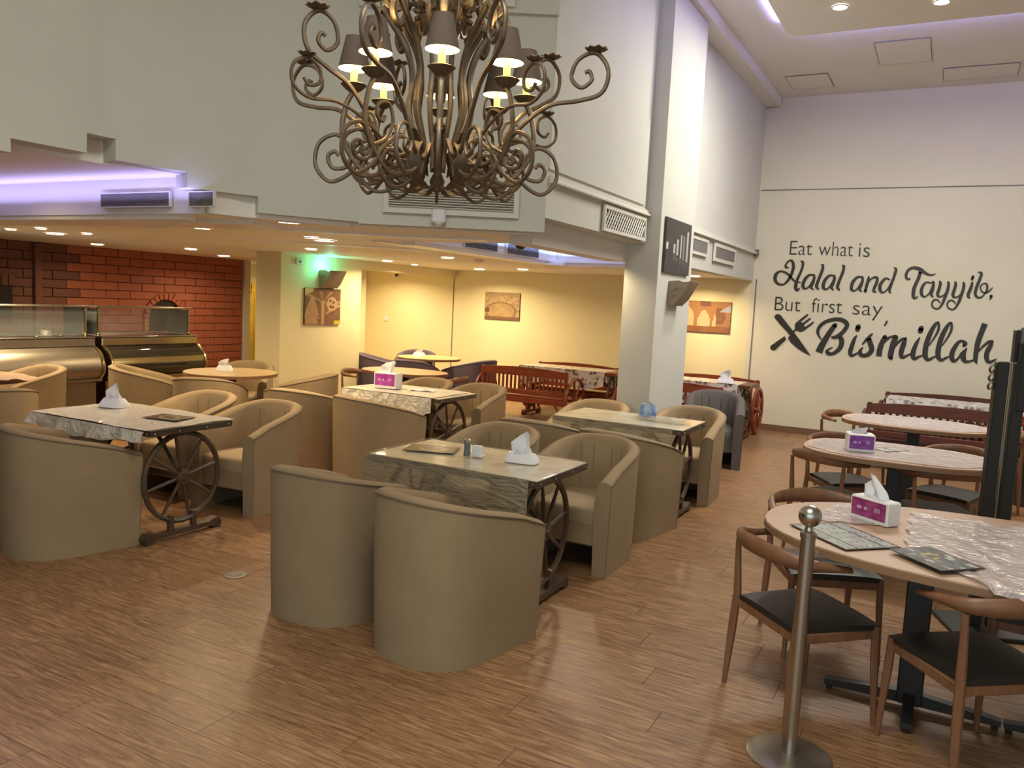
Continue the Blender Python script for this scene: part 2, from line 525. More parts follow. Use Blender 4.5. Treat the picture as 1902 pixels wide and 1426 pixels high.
SCRIPT_WORDS = {'halal': [[[(-2.054, 2.297, 0.0163), (-2.086, 2.306, 0.0255), (-2.085, 2.343, 0.0236), (-2.056, 2.386, 0.0217), (-2.016, 2.396, 0.0253), (-1.991, 2.359, 0.0342), (-1.985, 2.285, 0.0379), (-2.005, 2.2, 0.0361), (-2.04, 2.124, 0.0326), (-2.086, 2.071, 0.0237), (-2.13, 2.06, 0.0238), (-2.187, 2.082, 0.0312), (-2.217, 2.138, 0.0405), (-2.206, 2.204, 0.0404), (-2.159, 2.243, 0.0238), (-2.094, 2.235, 0.0237), (-2.037, 2.199, 0.0254), (-1.987, 2.149, 0.0253), (-1.934, 2.104, 0.018), (-1.871, 2.102, 0.0089)], [(-1.886, 2.391, 0.0179), (-1.862, 2.371, 0.0303), (-1.865, 2.306, 0.0285), (-1.886, 2.231, 0.0304), (-1.915, 2.147, 0.0341), (-1.931, 2.072, 0.0396), (-1.927, 2.016, 0.0396), (-1.902, 1.993, 0.0323), (-1.878, 2.022, 0.0107)]], [[(-1.696, 2.19, 0.0158), (-1.733, 2.208, 0.0194), (-1.776, 2.197, 0.0301), (-1.82, 2.14, 0.0392), (-1.837, 2.075, 0.0392), (-1.829, 2.033, 0.0339), (-1.797, 2.016, 0.0213), (-1.755, 2.05, 0.0195), (-1.72, 2.116, 0.0212), (-1.702, 2.163, 0.0211)], [(-1.706, 2.209, 0.0229), (-1.698, 2.163, 0.0317), (-1.714, 2.088, 0.0353), (-1.728, 2.041, 0.0318), (-1.698, 2.01, 0.0123)]], [[(-1.617, 2.349, 0.0175), (-1.598, 2.336, 0.0279), (-1.605, 2.267, 0.0349), (-1.629, 2.183, 0.035), (-1.653, 2.099, 0.0369), (-1.657, 2.048, 0.0351), (-1.63, 2.017, 0.0175)]], [[(-1.436, 2.191, 0.0155), (-1.472, 2.208, 0.019), (-1.514, 2.198, 0.0295), (-1.557, 2.141, 0.0383), (-1.574, 2.076, 0.0384), (-1.566, 2.035, 0.0331), (-1.534, 2.018, 0.0209), (-1.493, 2.051, 0.0191), (-1.46, 2.117, 0.0207), (-1.442, 2.163, 0.0207)], [(-1.446, 2.209, 0.0224), (-1.438, 2.163, 0.031), (-1.453, 2.09, 0.0345), (-1.466, 2.043, 0.0311), (-1.438, 2.012, 0.0121)]], [[(-1.35, 2.344, 0.0171), (-1.332, 2.331, 0.0273), (-1.339, 2.263, 0.0341), (-1.362, 2.18, 0.0342), (-1.385, 2.097, 0.036), (-1.389, 2.047, 0.0343), (-1.362, 2.016, 0.0171)]]], 'and': [[[(-1.083, 2.181, 0.015), (-1.118, 2.198, 0.0184), (-1.159, 2.188, 0.0286), (-1.201, 2.133, 0.0371), (-1.216, 2.069, 0.0372), (-1.209, 2.028, 0.0321), (-1.177, 2.011, 0.0202), (-1.138, 2.044, 0.0185), (-1.106, 2.109, 0.0201), (-1.089, 2.154, 0.0201)], [(-1.093, 2.199, 0.0217), (-1.085, 2.154, 0.0301), (-1.099, 2.082, 0.0335), (-1.112, 2.036, 0.0302), (-1.084, 2.005, 0.0117)]], [[(-1.016, 2.206, 0.0149), (-1.016, 2.165, 0.0316), (-1.03, 2.084, 0.0349), (-1.04, 2.012, 0.035)], [(-1.031, 2.093, 0.0166), (-0.991, 2.166, 0.0182), (-0.944, 2.199, 0.0231), (-0.91, 2.187, 0.0313), (-0.913, 2.124, 0.0346), (-0.936, 2.052, 0.033), (-0.937, 2.016, 0.0297), (-0.911, 2.006, 0.0132)]], [[(-0.762, 2.173, 0.0162), (-0.796, 2.19, 0.0179), (-0.827, 2.171, 0.0294), (-0.862, 2.108, 0.0361), (-0.866, 2.054, 0.0361), (-0.845, 2.01, 0.0278), (-0.812, 2.007, 0.0163), (-0.768, 2.058, 0.0179), (-0.734, 2.139, 0.0194)], [(-0.715, 2.33, 0.0145), (-0.694, 2.308, 0.029), (-0.703, 2.246, 0.0307), (-0.72, 2.166, 0.0307), (-0.741, 2.076, 0.0292), (-0.748, 2.023, 0.026), (-0.73, 1.999, 0.0097)]]], 'tayyib': [[[(-0.518, 2.193, 0.0146), (-0.54, 2.182, 0.0199), (-0.562, 2.203, 0.0279), (-0.57, 2.247, 0.0306), (-0.548, 2.302, 0.0305), (-0.504, 2.332, 0.0304), (-0.451, 2.33, 0.0381), (-0.403, 2.31, 0.0406), (-0.354, 2.275, 0.0326), (-0.307, 2.251, 0.0247), (-0.261, 2.248, 0.0168), (-0.23, 2.267, 0.0064)], [(-0.407, 2.28, 0.0367), (-0.42, 2.207, 0.0367), (-0.441, 2.141, 0.0368), (-0.461, 2.067, 0.0396), (-0.464, 2.001, 0.0396), (-0.457, 1.958, 0.0356), (-0.433, 1.944, 0.0224), (-0.409, 1.971, 0.0092)]], [[(-0.252, 2.154, 0.0142), (-0.284, 2.146, 0.0156), (-0.317, 2.156, 0.0169), (-0.354, 2.122, 0.0287), (-0.374, 2.056, 0.0353), (-0.369, 2.005, 0.034), (-0.347, 1.973, 0.0261), (-0.32, 1.971, 0.0156), (-0.284, 2.008, 0.0156), (-0.264, 2.067, 0.0155), (-0.25, 2.126, 0.0155)], [(-0.25, 2.165, 0.0194), (-0.241, 2.133, 0.031), (-0.247, 2.061, 0.0323), (-0.255, 2.002, 0.0324), (-0.232, 1.967, 0.0116)]], [[(-0.173, 2.168, 0.0192), (-0.164, 2.143, 0.0308), (-0.173, 2.07, 0.0321), (-0.184, 2.012, 0.0334), (-0.168, 1.977, 0.0231), (-0.133, 1.982, 0.0154), (-0.098, 2.016, 0.0153), (-0.079, 2.088, 0.0153)], [(-0.079, 2.164, 0.0191), (-0.071, 2.139, 0.0305), (-0.074, 2.074, 0.0318), (-0.09, 2.002, 0.0332), (-0.106, 1.929, 0.0307), (-0.126, 1.87, 0.0231), (-0.157, 1.825, 0.018), (-0.189, 1.82, 0.0168), (-0.224, 1.844, 0.0168), (-0.238, 1.887, 0.0181), (-0.219, 1.928, 0.0181), (-0.187, 1.936, 0.0167), (-0.159, 1.916, 0.0141), (-0.144, 1.891, 0.0077)]], [[(-0.0, 2.165, 0.0189), (0.009, 2.14, 0.0303), (-0.001, 2.068, 0.0316), (-0.011, 2.01, 0.0329), (0.005, 1.975, 0.0228), (0.039, 1.98, 0.0151), (0.074, 2.014, 0.0151), (0.093, 2.086, 0.015)], [(0.092, 2.161, 0.0188), (0.1, 2.136, 0.03), (0.097, 2.072, 0.0313), (0.082, 2.0, 0.0326), (0.066, 1.928, 0.0302), (0.046, 1.869, 0.0227), (0.016, 1.825, 0.0177), (-0.016, 1.82, 0.0165), (-0.05, 1.843, 0.0165), (-0.063, 1.886, 0.0178), (-0.045, 1.926, 0.0178), (-0.014, 1.935, 0.0165), (0.014, 1.915, 0.0139), (0.029, 1.89, 0.0076)]], [[(0.188, 2.165, 0.0211), (0.186, 2.126, 0.0298), (0.172, 2.069, 0.0348), (0.159, 2.012, 0.0337), (0.168, 1.983, 0.0249), (0.185, 1.973, 0.01)], [(0.19, 2.243, 0.0273), (0.184, 2.208, 0.0273)]], [[(0.241, 2.298, 0.0086), (0.266, 2.295, 0.0209), (0.28, 2.278, 0.0283), (0.27, 2.221, 0.0296), (0.252, 2.15, 0.0309), (0.237, 2.078, 0.0309), (0.236, 2.022, 0.0285), (0.264, 1.984, 0.0222), (0.301, 1.985, 0.0172), (0.329, 2.018, 0.0147), (0.353, 2.062, 0.0184), (0.357, 2.118, 0.022), (0.344, 2.156, 0.0184), (0.316, 2.159, 0.0123), (0.288, 2.13, 0.0135), (0.289, 2.087, 0.0148), (0.317, 2.05, 0.0147), (0.357, 2.048, 0.0159), (0.391, 2.077, 0.0146), (0.415, 2.113, 0.0061)]], [[(0.41, 2.007, 0.0304), (0.409, 1.986, 0.0219), (0.399, 1.961, 0.0073)]]], 'bismillah': [[[(-1.538, 1.338, 0.0128), (-1.575, 1.387, 0.0241), (-1.592, 1.446, 0.037), (-1.569, 1.515, 0.0418), (-1.517, 1.569, 0.0416), (-1.448, 1.603, 0.0429), (-1.37, 1.62, 0.0442), (-1.298, 1.615, 0.0486), (-1.24, 1.581, 0.0499), (-1.229, 1.535, 0.0499), (-1.262, 1.466, 0.0485), (-1.32, 1.403, 0.0472), (-1.373, 1.374, 0.0395), (-1.405, 1.377, 0.019)], [(-1.319, 1.395, 0.0472), (-1.284, 1.355, 0.0565), (-1.275, 1.296, 0.0581), (-1.29, 1.236, 0.055), (-1.333, 1.182, 0.0458), (-1.386, 1.148, 0.0381), (-1.434, 1.153, 0.0478), (-1.453, 1.182, 0.0319), (-1.423, 1.214, 0.0207), (-1.385, 1.238, 0.0095)], [(-1.379, 1.539, 0.0553), (-1.428, 1.456, 0.0604), (-1.476, 1.359, 0.067), (-1.523, 1.254, 0.077), (-1.555, 1.157, 0.0853)]], [[(-1.097, 1.413, 0.0154), (-1.12, 1.366, 0.0387), (-1.143, 1.272, 0.0497), (-1.156, 1.195, 0.0513), (-1.14, 1.145, 0.0373), (-1.102, 1.157, 0.0263), (-1.066, 1.185, 0.0185)], [(-1.085, 1.539, 0.0555), (-1.092, 1.501, 0.0555)]], [[(-1.014, 1.306, 0.0153), (-0.967, 1.376, 0.0305), (-0.918, 1.437, 0.0258), (-0.9, 1.451, 0.0106)], [(-0.944, 1.386, 0.0533), (-0.915, 1.313, 0.0578), (-0.894, 1.247, 0.0562), (-0.913, 1.196, 0.0533), (-0.963, 1.159, 0.0459), (-1.017, 1.163, 0.0461), (-1.036, 1.204, 0.0431), (-1.017, 1.247, 0.023), (-1.003, 1.265, 0.0092)]], [[(-0.748, 1.421, 0.049), (-0.781, 1.329, 0.0574), (-0.798, 1.237, 0.0608), (-0.8, 1.164, 0.0625)], [(-0.78, 1.311, 0.0197), (-0.729, 1.386, 0.0326), (-0.675, 1.426, 0.0243), (-0.618, 1.429, 0.0484), (-0.637, 1.365, 0.0615), (-0.653, 1.274, 0.0616), (-0.661, 1.175, 0.0617), (-0.65, 1.144, 0.0406)], [(-0.635, 1.249, 0.013), (-0.609, 1.323, 0.0242), (-0.551, 1.398, 0.0289), (-0.497, 1.424, 0.0192)], [(-0.504, 1.414, 0.032), (-0.515, 1.356, 0.0528), (-0.532, 1.274, 0.0562), (-0.537, 1.202, 0.0514), (-0.514, 1.168, 0.0369), (-0.46, 1.199, 0.0239), (-0.43, 1.219, 0.0159)]], [[(-0.338, 1.439, 0.0126), (-0.368, 1.366, 0.0395), (-0.394, 1.266, 0.0523), (-0.396, 1.195, 0.0523), (-0.369, 1.162, 0.0364), (-0.324, 1.192, 0.0236), (-0.286, 1.208, 0.0157)], [(-0.33, 1.563, 0.055), (-0.338, 1.523, 0.0551)]], [[(-0.22, 1.35, 0.0109), (-0.174, 1.441, 0.0186), (-0.136, 1.539, 0.0263), (-0.133, 1.609, 0.0262), (-0.146, 1.648, 0.0216), (-0.181, 1.607, 0.0387), (-0.225, 1.49, 0.0514), (-0.253, 1.365, 0.0547), (-0.259, 1.259, 0.0579), (-0.245, 1.189, 0.0501), (-0.211, 1.161, 0.0343), (-0.166, 1.19, 0.0233), (-0.137, 1.21, 0.0155)]], [[(-0.072, 1.355, 0.0108), (-0.027, 1.446, 0.0184), (0.01, 1.544, 0.0259), (0.013, 1.613, 0.0259), (0.0, 1.652, 0.0213), (-0.034, 1.611, 0.0382), (-0.078, 1.495, 0.0507), (-0.105, 1.371, 0.054), (-0.111, 1.265, 0.0572), (-0.097, 1.196, 0.0494), (-0.063, 1.168, 0.0339), (-0.019, 1.197, 0.023), (0.01, 1.217, 0.0153)]], [[(0.168, 1.368, 0.0271), (0.184, 1.399, 0.0451), (0.143, 1.427, 0.0271), (0.1, 1.398, 0.0378), (0.056, 1.299, 0.0502), (0.048, 1.22, 0.0533), (0.076, 1.166, 0.038), (0.119, 1.199, 0.0227), (0.158, 1.272, 0.0301)], [(0.205, 1.336, 0.015), (0.176, 1.273, 0.0497), (0.178, 1.213, 0.0557), (0.205, 1.171, 0.0376), (0.25, 1.175, 0.0254), (0.286, 1.191, 0.0179)]], [[(0.376, 1.66, 0.0589), (0.349, 1.552, 0.0561), (0.323, 1.43, 0.0548), (0.313, 1.301, 0.049), (0.315, 1.206, 0.0446), (0.33, 1.16, 0.0163)], [(0.335, 1.302, 0.0119), (0.381, 1.374, 0.0221), (0.441, 1.438, 0.0293), (0.484, 1.45, 0.0146)], [(0.478, 1.441, 0.0219), (0.461, 1.388, 0.0439), (0.432, 1.301, 0.0485), (0.436, 1.224, 0.047), (0.466, 1.183, 0.0352), (0.508, 1.204, 0.0219), (0.542, 1.232, 0.0058)]]]}
CUTLERY = {'knife': [(-2.186, 1.615), (-2.167, 1.642), (-2.134, 1.653), (-2.103, 1.637), (-1.914, 1.422), (-1.822, 1.311), (-1.661, 1.106), (-1.741, 1.135), (-1.846, 1.196), (-1.935, 1.268), (-1.972, 1.318), (-1.97, 1.344), (-1.95, 1.359), (-1.988, 1.404), (-2.088, 1.498), (-2.171, 1.59)], 'fork_handle': [(-2.207, 1.179), (-2.2, 1.202), (-2.025, 1.349), (-2.011, 1.324), (-2.004, 1.298), (-2.136, 1.149), (-2.165, 1.138), (-2.196, 1.154)], 'fork_head': [(-1.923, 1.425), (-1.896, 1.453), (-1.894, 1.479), (-1.901, 1.522), (-1.883, 1.549), (-1.753, 1.672), (-1.736, 1.664), (-1.739, 1.647), (-1.822, 1.565), (-1.821, 1.552), (-1.796, 1.549), (-1.708, 1.623), (-1.695, 1.615), (-1.698, 1.602), (-1.781, 1.52), (-1.771, 1.495), (-1.751, 1.5), (-1.663, 1.574), (-1.653, 1.566), (-1.657, 1.549), (-1.767, 1.444), (-1.806, 1.424), (-1.84, 1.426), (-1.874, 1.441), (-1.905, 1.409)]}

# =================================================================== THE SETTING
YB = 11.77      # back wall
XF, XP = -2.52, -2.38   # upper fascia plane, pillar face
ZC = 4.6
ZL = 2.12

# ---- floor: base and planks running along X
fb = MB(); fb.box((-4.3, 3.9, -.05), (17.8, 16.2, .07))
floor = struct(fb.build('floor', 'dark_gap'))
PW, PL = .19, 1.2
near = []; far = []
row = 0
y = -4.1
hd = Vector((fwd.x, fwd.y)).normalized()
while y < YB:
    off = (row * .437) % 1.0 * PL
    x = -13.1 + off - PL
    while x < 4.5:
        x0, x1 = max(x, -13.1), min(x + PL, 4.5)
        if x1 - x0 > .05:
            cx, cy = (x0 + x1) / 2, y + PW / 2
            v = Vector((cx, cy))
            dpt = v.dot(hd); lat = abs(v.dot(Vector((hd.y, -hd.x))))
            full = x1 - x0 > PL - .01 and y + PW < YB
            vis = dpt > 1.3 and lat < dpt * .70 + .4
            (near if (full and vis) else far).append((dpt if vis else 99, x0, x1, y))
        x += PL
    y += PW
    row += 1
near.sort()
far += near[290:]
near = near[:290]
pm = MB(); pm.box((0, 0, -.0075), (PL - .0022, PW - .0022, .015))
plank_mesh = pm.mesh('plank', 'floor_planks', smooth=0)
for _, x0, x1, y in near:
    child(plank_mesh, 'plank', floor, ((x0 + x1) / 2, y + PW / 2, 0))
fm = MB()
for _, x0, x1, y in far:
    yy = min(y + PW, YB)
    fm.box(((x0 + x1) / 2, (y + yy) / 2, -.0075), (x1 - x0 - .0022, yy - y - .0022, .015))
fo = fm.build('planks', 'floor_planks', floor, smooth=0)
fo['kind'] = 'stuff'

# ---- outer walls
def wallbox(name, x0, x1, y0, y1, z0, z1, m):
    b = MB(); b.box(((x0 + x1) / 2, (y0 + y1) / 2, (z0 + z1) / 2), (x1 - x0, y1 - y0, z1 - z0))
    return struct(b.build(name, m, smooth=0))
wallbox('wall_back', XF - .02, 4.6, YB, YB + .2, 0, ZC, 'wall_cream')
wallbox('wall_back_alcove', -13.3, XF - .02, YB, YB + .2, 0, 2.5, 'wall_yellow')
wallbox('wall_right', 4.5, 4.7, -4.1, YB, 0, ZC, 'wall_white')
wallbox('wall_left', -13.3, -13.1, -4.1, YB, 0, 2.6, 'wall_cream')
wallbox('wall_front_left', -13.3, -4.0, -4.3, -4.1, 0, 2.6, 'wall_cream')
wallbox('wall_front_lintel', -4.3, 4.7, -4.3, -4.1, 3.6, ZC, 'wall_white')
for k in range(4):
    wallbox('trim_mullion_%d' % (k + 1), -3.9 + k * 2.8, -3.8 + k * 2.8, -4.25, -4.15, 0, 3.6, 'wall_white')
b = MB(); b.box((1.05, YB - .012, .045), (6.9, .024, .09))
struct(b.build('baseboard_back', 'baseboard_wood', smooth=0))
# groove line across the upper back wall and electrical conduit line in the corner
b = MB(); b.box((1.0, YB - .003, 3.36), (7.0, .008, .012))
struct(b.build('trim_groove', 'seam_grey', smooth=0))
b = MB(); b.box((-2.47, YB - .004, 1.1), (.014, .01, 2.05))
struct(b.build('trim_cable_line', 'seam_grey', smooth=0))

# ---- high ceiling with dropped lamp panel
cl = MB(); cl.box((.0, 3.9, ZC + .1), (9.4, 16.4, .2))
struct(cl.build('ceiling', 'ceiling_white', smooth=0))
# perimeter bulkhead step along the fascia
cb = MB(); cb.box((XF + .09, 9.4, ZC - .06), (.22, 4.6, .12)); cb.box((XF + .06, 4.6, ZC - .06), (.16, 5.2, .12))
struct(cb.build('trim_ceiling_bulkhead', 'ceiling_white', smooth=0))
cp = MB()
x0, x1, y0, y1, r = -1.72, 3.0, 3.0, 8.80, .14
poly = []
for cx, cy, a0 in ((x1 - r, y1 - r, 0), (x0 + r, y1 - r, PI / 2), (x0 + r, y0 + r, PI), (x1 - r, y0 + r, 1.5 * PI)):
    for k in range(6):
        a = a0 + PI / 2 * k / 5
        poly.append((cx + r * math.cos(a), cy + r * math.sin(a)))
cp.prism(poly, 4.46, 4.51)
inner = [(x0 + (p[0] - x0) * .0 + p[0] - x0 and (p[0] * .94 + (x0 + x1) / 2 * .06), p[1] * .94 + (y0 + y1) / 2 * .06) for p in poly]
cp.prism(inner, 4.51, 4.60)
struct(cp.build('ceiling_panel', 'ceiling_white', smooth=0))
for nm, (ax, ay, bx, by) in {'hatch_middle': (-1.0, 9.70, -.46, 10.56), 'hatch_left': (-2.1, 10.71, -1.6, 11.34), 'hatch_right': (-.35, 10.92, .42, 11.46)}.items():
    h = MB()
    h.box(((ax + bx) / 2, (ay + by) / 2, ZC - .004), (bx - ax, by - ay, .012), m=0)
    for (cx, cy, sx, sy) in (((ax + bx) / 2, ay, bx - ax, .012), ((ax + bx) / 2, by, bx - ax, .012), (ax, (ay + by) / 2, .012, by - ay), (bx, (ay + by) / 2, .012, by - ay)):
        h.box((cx, cy, ZC - .004), (sx if sx > .1 else .006, sy if sy > .1 else .006, .014), m=1)
    struct(h.build('trim_' + nm, ['ceiling_white', 'seam_grey'], smooth=0))

# ---- curved upper wall with stepped lower edge
P = [(-2.52, 5.06), (-3.66, 4.46), (-4.04, 3.91), (-4.21, 3.49), (-4.30, 3.07), (-4.31, 2.90), (-4.32, 2.49), (-4.28, 2.05), (-4.05, .6), (-3.9, -1.2), (-3.9, -4.2)]
ZB = [2.13, 2.14, 2.245, 2.34, 2.46, 2.352, 2.28, 2.25, 2.25, 2.25]
def inward(i):
    a = Vector(P[max(i - 1, 0)]); c = Vector(P[min(i + 1, len(P) - 1)])
    t = (c - a).normalized()
    return Vector((t.y, -t.x))
sm = catmull([(x, y, 0) for x, y in P[1:]], 5)
path = [Vector((P[0][0], P[0][1], 0)), Vector(((P[0][0] + P[1][0]) / 2, (P[0][1] + P[1][1]) / 2, 0))] + sm
zz = [2.13, 2.13]
for i in range(len(ZB) - 1):
    zz += [ZB[i + 1]] * 5
wv = MB()
TH = .16
def offp(i, d):
    a = path[max(i - 1, 0)]; c = path[min(i + 1, len(path) - 1)]
    t = (c - a).normalized()
    n = Vector((-t.y, t.x, 0))
    if n.x > 0: n = -n     # away from the atrium
    if i == 0: n = Vector((-.2, -1, 0)).normalized() * 0 + Vector((-1, .55, 0)).normalized()
    return path[i] + n * d
for i in range(len(path) - 1):
    zb = zz[i]
    a, c = path[i], path[i + 1]
    d, e = offp(i, TH), offp(i + 1, TH)
    V = [(a.x, a.y, zb), (c.x, c.y, zb), (c.x, c.y, ZC), (a.x, a.y, ZC), (d.x, d.y, zb), (e.x, e.y, zb), (e.x, e.y, ZC), (d.x, d.y, ZC)]
    F = [(0, 1, 2, 3), (4, 7, 6, 5), (0, 4, 5, 1)]
    if i == 0 or abs(zz[i - 1] - zb) > 1e-4: F.append((0, 3, 7, 4))
    if i == len(path) - 2 or abs(zz[i + 1] - zb) > 1e-4: F.append((1, 5, 6, 2))
    wv.add(V, F)
wcurve = struct(wv.build('wall_curved', 'wall_white', smooth=25))
# ledge line and plant-room opening high on the curved wall
d01 = (Vector(P[0]) - Vector(P[1])).normalized()
n01 = Vector((d01.y, -d01.x))       # towards the room
ang01 = math.atan2(d01.y, d01.x)
def on01(t, z, o=0.0):
    q = Vector(P[1]) + d01 * t + n01 * o
    return (q.x, q.y, z)
b = MB(); b.box(on01(.64, 4.08, .02), (1.34, .04, 1.04), rz=ang01)
struct(b.build('wall_upper_band', 'wall_white', smooth=0))

# ---- fascia along the atrium (X = XF) and room behind it
def fbox(name, y0, y1, z0, z1, x0=XF - .16, x1=XF, m='wall_white'):
    return wallbox(name, x0, x1, y0, y1, z0, z1, m)
fbox('wall_fascia', 5.06, 7.13, 2.23, ZC)
fbox('wall_fascia_far', 8.17, YB, 2.10, ZC)
fbox('trim_soffit_beam', 5.22, 7.13, 2.06, 2.24, XF - .36, XF - .17, 'ceiling_white')
wallbox('wall_pillar', -2.70, XP, 7.13, 8.19, 0, ZC, 'wall_white')
# cornice ledge on the fascia
for nm, y0, y1 in (('trim_ledge', 5.10, 7.13), ('trim_ledge_far', 8.19, 11.72)):
    b = MB(); b.prism([(XF, 2.47), (XF + .05, 2.47), (XF + .05, 2.485), (XF + .03, 2.50), (XF + .03, 2.52), (XF, 2.535)], y0, y1, axis='Y')
    struct(b.build(nm, 'grille_white', smooth=0))
b = MB(); b.box((XF + .03, 11.70, 2.49), (.06, .07, .09))
struct(b.build('trim_ledge_end', 'seam_grey', smooth=0))
# panel reveal on the fascia next to the pillar
fbox('trim_fascia_panel', 5.06, 7.02, 2.56, 3.30, XF, XF + .018)
fbox('trim_fascia_panel_upper', 5.06, 6.95, 3.30, ZC, XF, XF + .018)

# ---- low zone ceilings
def slab(name, outer, holes, z, th, m):
    loops = [[Vector((x, y, 0)) for x, y in outer]] + [[Vector((x, y, 0)) for x, y in h] for h in holes]
    flat = [p for l in loops for p in l]
    tr = tessellate_polygon(loops)
    n = len(flat)
    V = [(p.x, p.y, z) for p in flat] + [(p.x, p.y, z + th) for p in flat]
    F = [tuple(t) for t in tr] + [tuple(i + n for i in reversed(t)) for t in tr]
    o = 0
    for l in loops:
        k = len(l)
        F += [(o + i, o + (i + 1) % k, o + (i + 1) % k + n, o + i + n) for i in range(k)]
        o += k
    b = MB(); b.add(V, F)
    return struct(b.build(name, m, smooth=0))
CX0, CX1, CY0, CY1 = -4.1, -3.0, 5.9, 8.6
slab('ceiling_low', [(XF - .02, YB), (-13.2, YB), (-13.2, 3.64), (-4.32, 3.64), (-4.16, 3.98), (-3.78, 4.55), (-2.70, 5.12), (-2.70, 7.13), (-2.60, 8.19), (XF - .02, 8.25)],
     [[(CX0, CY0), (CX1, CY0), (CX1, CY1), (CX0, CY1)]], ZL, .05, 'ceiling_warm')
slab('ceiling_coffer_left', [(-4.27, 3.62), (-13.2, 3.62), (-13.2, -4.2), (-4.05, -4.2), (-4.02, -1.2), (-4.2, .6), (-4.44, 2.05), (-4.48, 2.7), (-4.46, 3.08), (-4.35, 3.2)], [], 2.33, .3, 'ceiling_warm')
wallbox('wall_coffer_face', -13.2, -4.22, 3.60, 3.638, 2.10, 2.36, 'ceiling_white')
bk = MB(); bk.prism([(-4.21, 3.66), (-4.12, 3.93), (-3.76, 4.50), (-3.82, 4.62), (-4.18, 4.10), (-4.34, 3.66)], 2.11, 2.42)
struct(bk.build('wall_curved_lining', 'ceiling_warm', smooth=0))
# middle coffer box
wallbox('wall_coffer_middle_west', CX0 - .03, CX0, CY0, CY1, ZL + .05, 2.42, 'ceiling_white')
wallbox('wall_coffer_middle_north', CX0, CX1, CY1, CY1 + .03, ZL + .05, 2.42, 'ceiling_white')
wallbox('wall_coffer_middle_east', CX1, CX1 + .03, CY0, CY1, ZL + .05, 2.42, 'ceiling_white')
wallbox('wall_coffer_middle_south', CX0, CX1, CY0 - .03, CY0, ZL + .05, 2.42, 'ceiling_white')
wallbox('ceiling_coffer_middle', CX0 - .1, CX1 + .1, CY0 - .1, CY1 + .1, 2.40, 2.44, 'ceiling_white')
# stepped glossy mouldings below the low ceiling
def band(name, pts, w, z0, z1, m='moulding_gloss'):
    b = MB()
    pts = [Vector((x, y, 0)) for x, y in pts]
    V = []
    for i, p in enumerate(pts):
        a = pts[max(i - 1, 0)]; c = pts[min(i + 1, len(pts) - 1)]
        t = (c - a).normalized(); n = Vector((-t.y, t.x, 0))
        for s_, z in ((-1, z0), (1, z0), (1, z1), (-1, z1)):
            q = p + n * (w / 2 * s_)
            V.append((q.x, q.y, z))
    F = [(3, 2, 1, 0), tuple(range(len(V) - 4, len(V)))]
    for i in range(len(pts) - 1):
        for k in range(4):
            F.append((i * 4 + k, i * 4 + (k + 1) % 4, i * 4 + 4 + (k + 1) % 4, i * 4 + 4 + k))
    b.add(V, F)
    return struct(b.build(name, m, smooth=0))
band('trim_moulding_1', [(-9.5, 3.67), (-7.0, 3.67), (-5.3, 3.68), (-4.45, 3.70)], .12, 2.07, 2.125)
band('trim_moulding_2', [(-9.5, 4.02), (-7.0, 4.02), (-5.5, 4.06), (-4.35, 4.30)], .34, 2.088, 2.125)
band('trim_moulding_3', [tuple(p[:2]) for p in catmull([(-5.9, 4.5, 0), (-5.2, 4.45, 0), (-4.5, 4.75, 0), (-3.9, 5.2, 0), (-3.2, 5.45, 0)], 5)], .07, 2.10, 2.125)
band('trim_moulding_4', [(CX0 - .10, CY0 - .1), (CX0 - .10, CY1 - .2), (CX0 + .1, CY1 + .1), (CX1, CY1 + .1)], .14, 2.085, 2.125)
band('trim_moulding_5', [(CX0 - .36, CY0 - .2), (CX0 - .36, CY1 - .1), (CX0, CY1 + .38), (CX1 + .2, CY1 + .38)], .10, 2.10, 2.125)
band('trim_moulding_6', [(-6.2, 5.7), (-5.2, 6.4), (-4.7, 6.9)], .10, 2.105, 2.125)

# ---- picture block wall (X = -7.5) and beam over the alcove
wallbox('wall_block', -7.93, -7.50, 7.66, 9.25, 0, ZL, 'wall_yellow')
wallbox('trim_alcove_beam', -7.62, -7.50, 9.25, YB, 1.99, ZL, 'wall_yellow')
wallbox('wall_alcove_side', -9.55, -9.40, 9.9, YB, 0, ZL, 'wall_yellow')
wallbox('wall_block_link', -9.55, -7.93, 9.60, 9.90, 0, ZL, 'wall_yellow')
b = MB(); b.box((-7.53, YB - .004, 1.0), (.012, .01, 1.98))
struct(b.build('trim_alcove_seam', 'seam_grey', smooth=0))

